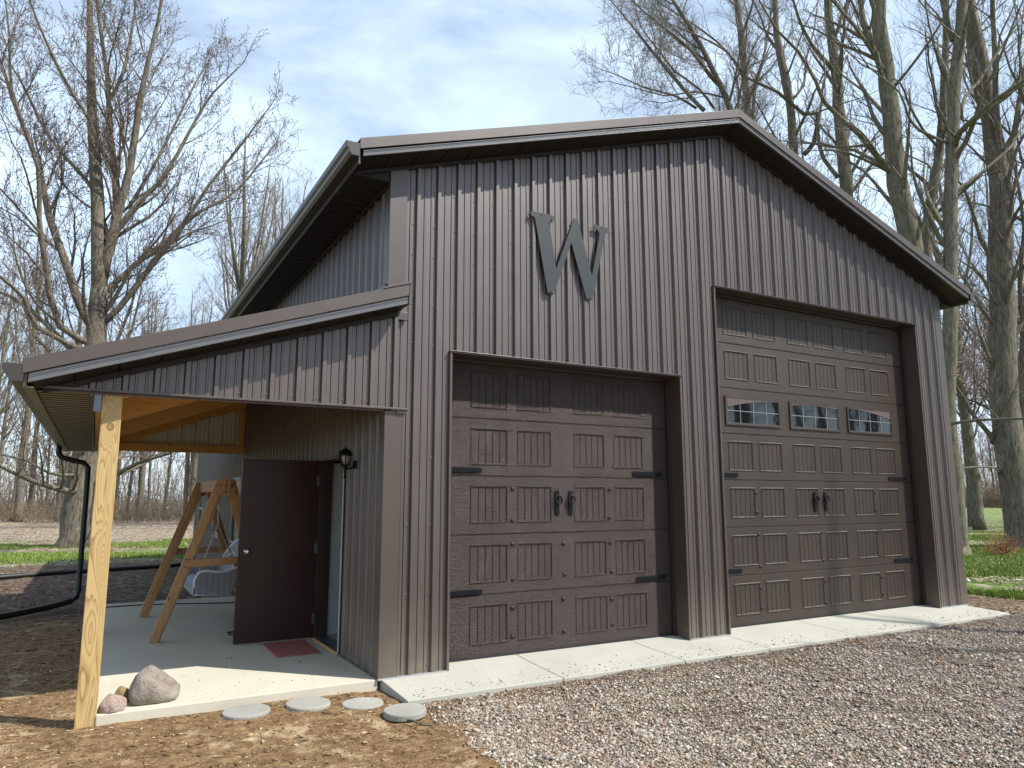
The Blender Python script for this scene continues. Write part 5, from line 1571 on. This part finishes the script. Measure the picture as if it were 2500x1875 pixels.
[[83.11,24.16,7.91,0.19],[79.95,22.91,8.65,0.146],[76.11,23.06,8.67,0.105],[72.22,23.32,8.34,0.066]],
[[84.24,21.8,26.49,0.289],[82.11,22.32,28.31,0.224],[80.19,22.41,31.01,0.159],[77.88,23.29,32.62,0.095]]],
"r9":[[[88.66,23.14,-0.56,1.192],[88.76,22.9,8.44,1.123],[88.48,23.56,15.8,1.056],[88.98,22.38,23.18,0.972],[89.41,21.37,30.66,0.889],[90.1,19.76,40.71,0.805],[90.33,19.23,51.27,0.726],[91.39,16.74,66.88,0.641]],
[[88.91,22.57,23.21,0.372],[87.33,21.75,30.46,0.313],[86.12,20.06,36.91,0.252],[84.45,19.47,43.53,0.195]]]}
tree_from_limbs("maple_tree", TREES['maple'], 21, "big old bare maple with red buds and low limbs, behind the porch", None, dens=0.85, budp=0.55, budmat=M['bud'], minr=0.03, barkm=M['bark'])
RL = {
 'r1': "tallest thick mossy trunk behind the right roof slope, forking high up",
 'r2': "bare trunk behind the middle of the right roof slope, left of the thickest",
 'r3': "bare tree behind the roof with a long limb bending left above the ridge",
 'r4': "straight slender bare tree standing just right of the roof peak",
 'r5': "bare tree leaning left over the roof peak, its twigs fanned against open sky",
 'r6': "bare tree with a pruned knobbly trunk beside the barn's right corner",
 'r7': "pale slim bare trunk rising over the eave between the two thicker trees at right",
 'r8': "massive bare tree at the right edge with a thick base and several upright limbs",
 'r9': "dark trunk cut off by the right edge, grown against the massive tree",
}
RD = {'r1': .65, 'r2': .6, 'r3': .6, 'r4': .65, 'r5': 1.25, 'r6': .6, 'r7': .6, 'r8': .7, 'r9': .5}
for i, k in enumerate(sorted(RL)):
    tree_from_limbs("bare_tree", TREES[k], 40 + i, RL[k], "bare trees behind the barn on the right", dens=RD[k], minr=0.022,
                    barkm=M['bark_moss'] if k in ('r1', 'r2', 'r6', 'r7') else M['bark'], up=0.22, first_start=0.42, side=0.82)

# free-standing woodland trees: four kinds grown once, then copied
def woodland_proto(name, seed, h, spread, dens, minr, trunk_r, budmat=None, budp=0, twigm=None, forks=5):
    rnd = random.Random(seed)
    lean = rnd.uniform(-.04, .04)
    main = [(0, 0, -0.3, trunk_r * 1.2), (lean * h * .3, 0.2, h * .3, trunk_r * .85), (lean * h * .6 + rnd.uniform(-.5, .5), rnd.uniform(-.6, .6), h * .62, trunk_r * .5), (lean * h, 0, h * .97, trunk_r * .1)]
    limbs = [main]
    for i in range(forks):
        z = h * rnd.uniform(.3, .68); a = rnd.uniform(0, 6.28); L_ = h * rnd.uniform(.25, .42)
        k = spread * rnd.uniform(.5, 1.2)
        x0 = lean * z
        limbs.append([(x0, 0, z, trunk_r * .38), (x0 + math.cos(a) * L_ * k * .5, math.sin(a) * L_ * k * .5, z + L_ * .42, trunk_r * .25), (x0 + math.cos(a) * L_ * k * .85, math.sin(a) * L_ * k * .85, min(h, z + L_), trunk_r * .08)])
    root = empty(name, (0, 0, 0))
    g = Grow(seed, minr, 0.3, dens, budp)
    mb = MB()
    for i, l in enumerate(limbs):
        sp, sr = smooth_path([q[:3] for q in l], [q[3] for q in l], 4.0, 0.2, rnd)
        mb.tube(sp, sr, 7, cap=True)
        tot = sum((b - a).length for a, b in zip(sp[:-1], sp[1:]))
        g.side(sp, sr, 1, .3 if i == 0 else .1, tot)
    for p, r in g.big: mb.tube(p, r, 4, cap=False)
    mb.build("trunk", M['bark'], root, smooth=True, recalc=False)
    seg_mesh("branches", g.segs, twigm or M['twig_far'], root)
    if budmat and g.buds: bud_mesh("buds", g.buds, 0.16, budmat, root, seed)
    return root
PR = [woodland_proto("woodland_tree", 101, 84, .38, .50, .045, 1.0),
      woodland_proto("woodland_tree", 102, 92, .30, .50, .045, 1.15, forks=6),
      woodland_proto("woodland_tree", 103, 72, .50, .55, .045, .75),
      woodland_proto("woodland_tree", 104, 60, .45, .6, .045, .5, forks=4)]
PK = woodland_proto("red_maple", 105, 46, .6, .8, .03, .55, M['pinkbud'], .4, M['twig'], 6)
used = {}
def place(proto, x, y, s, rz, label, cat, group, name=None):
    if proto in used:
        r = proto.copy(); COL.objects.link(r)
        for ch in proto.children:
            c = ch.copy(); COL.objects.link(c); c.parent = r
    else:
        r = proto; used[proto] = 1
    r.location = (x * FT, y * FT, float(gz(x, y)) * FT)
    r.scale = (s, s, s * random.uniform(.93, 1.07)); r.rotation_euler = (0, 0, rz)
    return tag(r, label, cat, group)
random.seed(77)
wood_l = "slender bare tree among the woods beyond the lawn on the left"
for i in range(44):
    x = -62 + i * 2.3 + random.uniform(-2.5, 2.5); y = random.uniform(196, 266)
    place(PR[random.choice((0, 1, 2, 2, 3, 3))], x, y, random.uniform(.72, .98), random.uniform(0, 6.28), wood_l, "tree", "woods beyond the lawn")
wood_m = "tall bare tree behind the barn roof on the left"
for x, y, k, s in ((16, 128, 1, .86), (24, 138, 0, .95), (31, 150, 2, 1.05), (38, 143, 1, .86), (45, 160, 0, .97), (53, 158, 1, .84), (60, 178, 2, 1.12), (69, 190, 0, .86), (20, 170, 1, .9), (34, 182, 1, .92), (48, 196, 0, 1.0), (76, 205, 1, .80)):
    place(PR[k], x, y, s, random.uniform(0, 6.28), wood_m, "tree", "tall trees behind the barn")
wood_r = "bare tree in the background behind the right roof slope"
for x, y, k, s in ((112, 80, 1, .9), (128, 66, 3, 1.1), (104, 60, 3, 1.4), (126, 50, 1, .85), (120, 90, 0, 1.0), (138, 78, 2, 1.1), (140, 50, 2, 1.05), (160, 40, 1, .9), (118, 100, 3, 1.3), (150, 96, 0, 1.0)):
    place(PR[k], x, y, s, random.uniform(0, 6.28), wood_r, "tree", "background trees at right")
for x, y, s in ((112, 34, 1.0), (128, 44, 1.15), (146, 42, 1.2), (138, 58, 1.1), (176, 66, 1.3)):
    place(PK, x, y, s * .9, random.uniform(0, 6.28), "red maple hazed with pink buds behind the trunks at right", "tree", "budding maples at right")
far_r = "distant bare tree along the far edge of the field"
for i in range(26):
    a = 0.99 + i * 0.0088 + random.uniform(-.004, .004); d = random.uniform(500, 580)
    place(PR[random.choice((0, 2, 3))] if i % 3 else PK, -7.8 + d * math.sin(a), -21.7 + d * math.cos(a), random.uniform(.55, .95) if i % 3 else 1.1, random.uniform(0, 6.28), far_r, "tree", "tree line across the field")
# the trees across the driveway, known from their shadows on the doors and their images in the glass
SP = woodland_proto("woodland_tree", 111, 66, .5, .15, .03, .8, forks=5)
for x, y, k, s in ((54, -35, None, 1.05), (104, -62, 1, .8), (112, -50, 0, .85), (120, -84, 1, .9), (128, -70, 2, 1.0), (140, -66, 0, .9), (136, -98, 1, .9), (152, -90, 2, 1.1), (160, -112, 0, .9), (118, -100, 2, .9), (150, -130, 1, .9), (172, -98, 1, .9), (140, -82, 3, 1.0), (98, -72, 3, .8)):
    place(SP if k is None else PR[k], x, y, s, random.uniform(0, 6.28), "bare tree across the driveway, mirrored in the tall door's windows", "tree", "trees across the driveway")

def thicket(name, n, fx, mat, label, hmin, hmax, seed, rr=0.05):
    rg = random.Random(seed); segs = []
    for i in range(n):
        x, y = fx(rg)
        p = Vector((x, y, float(gz(x, y)) - .1)); d = Vector((rg.gauss(0, .22), rg.gauss(0, .22), 1)).normalized()
        h = rg.uniform(hmin, hmax) * rg.uniform(.4, 1); r = rr * rg.uniform(.6, 1.5)
        for k in range(4):
            q = p + d * h / 4
            segs.append((p.x, p.y, p.z, q.x, q.y, q.z, r * (1 - k * .22), r * (1 - (k + 1) * .22)))
            for _ in range(2):
                e = Vector((rg.gauss(0, 1), rg.gauss(0, 1), rg.uniform(.1, 1.4))).normalized() * rg.uniform(.8, 2.8)
                t = q + e; segs.append((q.x, q.y, q.z, t.x, t.y, t.z, r * .4, r * .2))
            p = q; d = (d + Vector((rg.gauss(0, .22), rg.gauss(0, .22), .05))).normalized()
    o = seg_mesh(name, segs, mat, None, 3, (segs[0][0], segs[0][1], 0))
    return tag(o, label, "undergrowth", None, 'stuff')
def clumpy(r):
    while True:
        x, y = r.uniform(-75, 40), 184 + r.random() ** 1.3 * 95
        if math.sin(x * .35 + 2 * math.sin(y * .11)) + math.sin(x * .13 + y * .21) + r.uniform(-1, 1) > 0.1: return x, y
thicket("thicket", 2600, clumpy, M['brush'], "tangled dry undergrowth along the foot of the woods at left", 2, 11, 5, .06)
thicket("far_woods", 1500, lambda r: (r.uniform(-90, 60), 240 + r.random() * 130), M['twig_far'], "hazy mass of thin stems deep in the woods at left", 22, 55, 15, .13)
def far_band(r):
    a = r.uniform(.98, 1.22); d = 470 + r.random() ** 1.3 * 130
    return -7.8 + d * math.sin(a), -21.7 + d * math.cos(a)
thicket("hedgerow_thicket", 3200, far_band, M['brush'], "reddish brown brush along the far edge of the field at right", 8, 34, 6, .16)

# dry round shrub by the massive tree
g = Grow(9, .02, .1, 1.6)
sh = empty("dry_shrub", (71, 18.4, float(gz(71, 18.4))))
for i in range(46):
    a = i * 2.4; el = random.uniform(.1, 1.4)
    D = Vector((math.cos(a) * math.cos(el), math.sin(a) * math.cos(el), math.sin(el)))
    g.twig(Vector((71, 18.4, float(gz(71, 18.4)))) + D * .2, D, random.uniform(1.3, 2.1), .035, 3)
seg_mesh("stems", g.segs, M['dryshrub'], sh); tag(sh, "small round rust brown shrub at the foot of the massive tree", "shrub")

# ---------------------------------------------------------------- loose stuff on the ground
def lumps(name, xy, z, size, cols, mat, label, cat, seed, flat=(1.0, .75, .5), tilt=.5):
    """angular stones or chips: squashed, skewed octahedra, one mesh"""
    rg = np.random.default_rng(seed); n = len(xy)
    base = np.array([(1, 0, 0), (-1, 0, 0), (0, 1, 0), (0, -1, 0), (0, 0, 1), (0, 0, -1.0)])
    v = np.repeat(base[None], n, 0) * np.array(flat)[None, None] * rg.uniform(.55, 1.25, (n, 6, 1)) + rg.normal(0, .16, (n, 6, 3)) * np.array(flat)[None, None]
    v *= size[:, None, None]
    az = rg.uniform(0, 2 * np.pi, n); tx = rg.normal(0, tilt, n); 
    c, s = np.cos(tx)[:, None], np.sin(tx)[:, None]
    y, zz = v[..., 1] * c - v[..., 2] * s, v[..., 1] * s + v[..., 2] * c
    v = np.stack([v[..., 0], y, zz], -1)
    c, s = np.cos(az)[:, None], np.sin(az)[:, None]
    v = np.stack([v[..., 0] * c - v[..., 1] * s, v[..., 0] * s + v[..., 1] * c, v[..., 2]], -1)
    v += np.concatenate([xy, z[:, None]], 1)[:, None]
    b = (np.arange(n) * 6)[:, None]
    tri = np.array([(0, 2, 4), (2, 1, 4), (1, 3, 4), (3, 0, 4), (2, 0, 5), (1, 2, 5), (3, 1, 5), (0, 3, 5)])
    f = (b[:, :, None] + tri[None]).reshape(-1, 3)
    me = bpy.data.meshes.new(name); raw_mesh(me, v.reshape(-1, 3) * FT, f)
    me.materials.append(mat)
    ca = me.color_attributes.new("Col", 'FLOAT_COLOR', 'POINT')
    cc = np.concatenate([np.repeat(cols, 6, 0), np.ones((n * 6, 1))], 1)
    ca.data.foreach_set('color', cc.astype(np.float32).ravel())
    o = bpy.data.objects.new(name, me); COL.objects.link(o)
    return tag(o, label, cat, None, 'stuff')
camp = np.array(CAM_P); cr = np.array(CAM_R); cu_ = np.array(CAM_U); cf = np.array(CAM_F)
def keep(xy, z, far_full, seed, margin=1.3):
    p = np.concatenate([xy, np.asarray(z)[:, None]], 1) - camp
    dz = p @ cf; dx = np.abs(p @ cr) / np.maximum(dz, .1); dy = (p @ cu_) / np.maximum(dz, .1)
    dist = np.linalg.norm(p, axis=1)
    rg = np.random.default_rng(seed)
    return (dz > 1) & (dx < .705 * margin) & (dy > -.53 * margin) & (rg.random(len(xy)) < np.minimum(1, (far_full / dist) ** 1.6)), dist
pal = np.array([(.60, .57, .53), (.47, .43, .39), (.36, .30, .25), (.50, .40, .33), (.27, .20, .15), (.17, .155, .15), (.68, .66, .62), (.33, .22, .15), (.42, .36, .31)])
pw = np.array([.13, .20, .20, .08, .12, .08, .04, .07, .08])
pal = pal * .88
N = 640000
x = RNG.uniform(-.6, 62, N) ** 1.0; x = .2 + (62) * RNG.random(N) ** 1.6; y = -2.2 - 19.5 * RNG.random(N)
ed = drive_edge(y) + RNG.normal(.05, .2, N) - RNG.exponential(.45, N) * (RNG.random(N) < .25)
ok = (x > ed) & (x < 62)
x, y = x[ok], y[ok]
z = drive_z(x, y) - .085 * np.exp(-np.maximum(x - drive_edge(y), 0) / .6)
k, dist = keep(np.stack([x, y], 1), z, 19, 3)
x, y, z, dist = x[k], y[k], z[k], dist[k]
sz = RNG.gamma(4, .0078, len(x)) * (.85 + dist / 120); sz = np.clip(sz, .016, .11)
cols = pal[RNG.choice(len(pal), len(x), p=pw)] * np.array((.98, .93, .84)) * RNG.uniform(.6, 1.08, (len(x), 1))
# brown fines show through along the apron and in old wheel tracks
fine = (np.sin(x * .45 + y * 1.1) + np.sin(x * 1.3 - y * .7)) * .25 + np.exp(-((y + 2.5) / .55) ** 2) * 1.2
br = RNG.random(len(x)) < np.clip(fine, 0, .75)
cols[br] = np.array((.25, .155, .09)) * RNG.uniform(.6, 1.4, (br.sum(), 1)); sz[br] *= .6
lumps("gravel_stones", np.stack([x, y], 1), z + sz * .35, sz, np.clip(cols, 0, .8), M['stones'], "loose grey and tan crushed stone covering the driveway", "gravel", 7)
print("stones", len(x))

# pebbles and crumbs kicked onto the concrete
n = 650
x = RNG.uniform(.3, 30.2, n); y = -2.1 + np.abs(RNG.normal(0, .55, n)); k = y < -.15; x, y = x[k], y[k]
z = np.where(y < 0, -.01 + (-.12) * (-y / 2.18), 0)
n2 = 110
x2 = RNG.uniform(-7.2, -.2, n2); y2 = np.abs(RNG.normal(0, 5, n2)) + .05; k = (y2 < 20); x2, y2 = x2[k], y2[k]
x = np.concatenate([x, x2]); y = np.concatenate([y, y2]); z = np.concatenate([z, np.zeros(len(x2))])
cols = pal[RNG.choice(len(pal), len(x))] * RNG.uniform(.35, .9, (len(x), 1))
lumps("loose_pebbles", np.stack([x, y], 1), z + .006, RNG.gamma(3, .006, len(x)) + .008, np.clip(cols, 0, .8), M['stones'], "loose pebbles and crumbs kicked onto the concrete", "gravel", 17, (1, .8, .5), .3)

# bark shreds, crumbs and straw on the soil around the porch
N = 150000
x = RNG.uniform(-30, 3, N); y = RNG.uniform(-17, 50, N)
ok = ~((x > -7.4) & (y > -.1)) & ~((x > drive_edge(y) + .4)) & ~((x > -7.9) & (x < -7.2) & (y > -.1) & (y < .6))
for cx_, cy_, r_ in ((-3.9, -.86, .62), (-2.33, -.96, .61), (-.98, -1.48, .57), (-.28, -2.82, .58)): ok &= np.hypot(x - cx_, y - cy_) > r_
x, y = x[ok], y[ok]; z = gz(x, y)
k, dist = keep(np.stack([x, y], 1), z, 17, 4)
x, y, z, dist = x[k], y[k], z[k], dist[k]
sz = np.clip(RNG.gamma(3, .0125, len(x)) * (.85 + dist / 80), .012, .2)
pal2 = np.array([(.10, .058, .03), (.20, .12, .06), (.36, .26, .15), (.46, .36, .24), (.50, .44, .36), (.06, .04, .028)])
sand = .5 + .5 * np.sin(x * 1.1 + 1.4 * np.sin(y * .8)) * np.cos(y * 1.4 + x * .3)
pal_i = np.where(y > 14, RNG.choice(6, len(x), p=[.3, .3, .12, .06, .04, .18]), np.where(RNG.random(len(x)) < sand * .6, RNG.choice([2, 3], len(x)), RNG.choice(6, len(x), p=[.34, .36, .14, .05, .02, .09])))
cols = pal2[pal_i] * RNG.uniform(.7, 1.25, (len(x), 1))
lumps("soil_crumbs", np.stack([x, y], 1), z + sz * .12, sz, np.clip(cols, 0, .8), M['chips'], "bark shreds and crumbs scattered over the bare soil", "mulch", 8, (1.2, .33, .22), .35)
print("crumbs", len(x))
N = 9000
x = RNG.uniform(-16, 1.5, N); y = RNG.uniform(-14, 8, N)
ok = ~((x > -7.4) & (y > -.1)) & (x < drive_edge(y) + .2); x, y = x[ok], y[ok]; z = gz(x, y)
cols = np.array((.46, .33, .17)) * RNG.uniform(.5, 1.3, (len(x), 1))
lumps("straw", np.stack([x, y], 1), z + .03, RNG.uniform(.05, .15, len(x)), np.clip(cols, 0, .8), M['chips'], "dry straw and rootlets strewn on the soil", "straw", 9, (1, .035, .035), .3)

# fallen leaves and grass on the lawns
def leaves(name, xy, seed, label):
    rg = np.random.default_rng(seed); n = len(xy); z = gz(xy[:, 0], xy[:, 1]) + rg.uniform(.03, .16, n)
    pal3 = np.array([(.44, .38, .32), (.36, .27, .19), (.22, .14, .09), (.42, .32, .22), (.55, .51, .47)])
    cols = pal3[rg.choice(5, n)] * rg.uniform(.75, 1.1, (n, 1))
    return lumps(name, xy, z, rg.uniform(.08, .17, n), cols, M['chips'], label, "leaves", seed, (1, .7, .06), .5)
n = 16000
xy = np.stack([RNG.uniform(-45, 20, n), 53 + 135 * RNG.random(n) ** 1.3], 1)
leaves("leaf_litter", xy, 21, "pale fallen leaves strewn over the lawn at left")
a = RNG.uniform(1.0, 1.22, n); d = 48 + 200 * RNG.random(n) ** 1.5
xy = np.stack([-7.8 + d * np.sin(a), -21.7 + d * np.cos(a)], 1); xy = xy[xy[:, 0] > 44]
leaves("leaf_litter", xy, 22, "pale fallen leaves strewn over the lawn at right")
def blades(name, xy, seed, label, h0=.16, h1=.38, wd=.035):
    rg = np.random.default_rng(seed); n = len(xy); z = gz(xy[:, 0], xy[:, 1]) - .02
    h = rg.uniform(h0, h1, n); a = rg.uniform(0, 6.28, n); w = wd * rg.uniform(.6, 1.4, n)
    p = np.concatenate([xy, z[:, None]], 1)
    o = np.stack([np.cos(a) * w, np.sin(a) * w, np.zeros(n)], 1)
    tip = np.stack([rg.normal(0, .09, n), rg.normal(0, .09, n), h], 1)
    v = np.stack([p - o, p + o, p + tip], 1).reshape(-1, 3) * FT
    f = np.arange(n * 3).reshape(n, 3)
    me = bpy.data.meshes.new(name); raw_mesh(me, v, f); me.materials.append(M['blades'])
    c = np.array((.11, .20, .033)) * rg.uniform(.5, 1.5, (n, 1)) + np.array((.10, .06, .01)) * rg.random((n, 1))
    ca = me.color_attributes.new("Col", 'FLOAT_COLOR', 'POINT')
    ca.data.foreach_set('color', np.concatenate([np.repeat(c, 3, 0), np.ones((n * 3, 1))], 1).astype(np.float32).ravel())
    ob = bpy.data.objects.new(name, me); COL.objects.link(ob)
    return tag(ob, label, "grass", None, 'stuff')
def gmask(x, y):
    return np.sin(x * .21 + 1.3 * np.sin(y * .17)) + np.sin(y * .33 + x * .08) > -.6
n = 90000
x = RNG.uniform(-42, 18, n); y = 54 + 40 * RNG.random(n) ** 1.4; k = gmask(x, y)
blades("grass", np.stack([x[k], y[k]], 1), 31, "short spring grass on the lawn at left")
a = RNG.uniform(1.0, 1.2, n); d = 48 + 95 * RNG.random(n) ** 1.3
x = -7.8 + d * np.sin(a); y = -21.7 + d * np.cos(a); k = (x > 37.5) & gmask(x, y)
blades("grass", np.stack([x[k], y[k]], 1), 32, "short spring grass on the lawn at right")
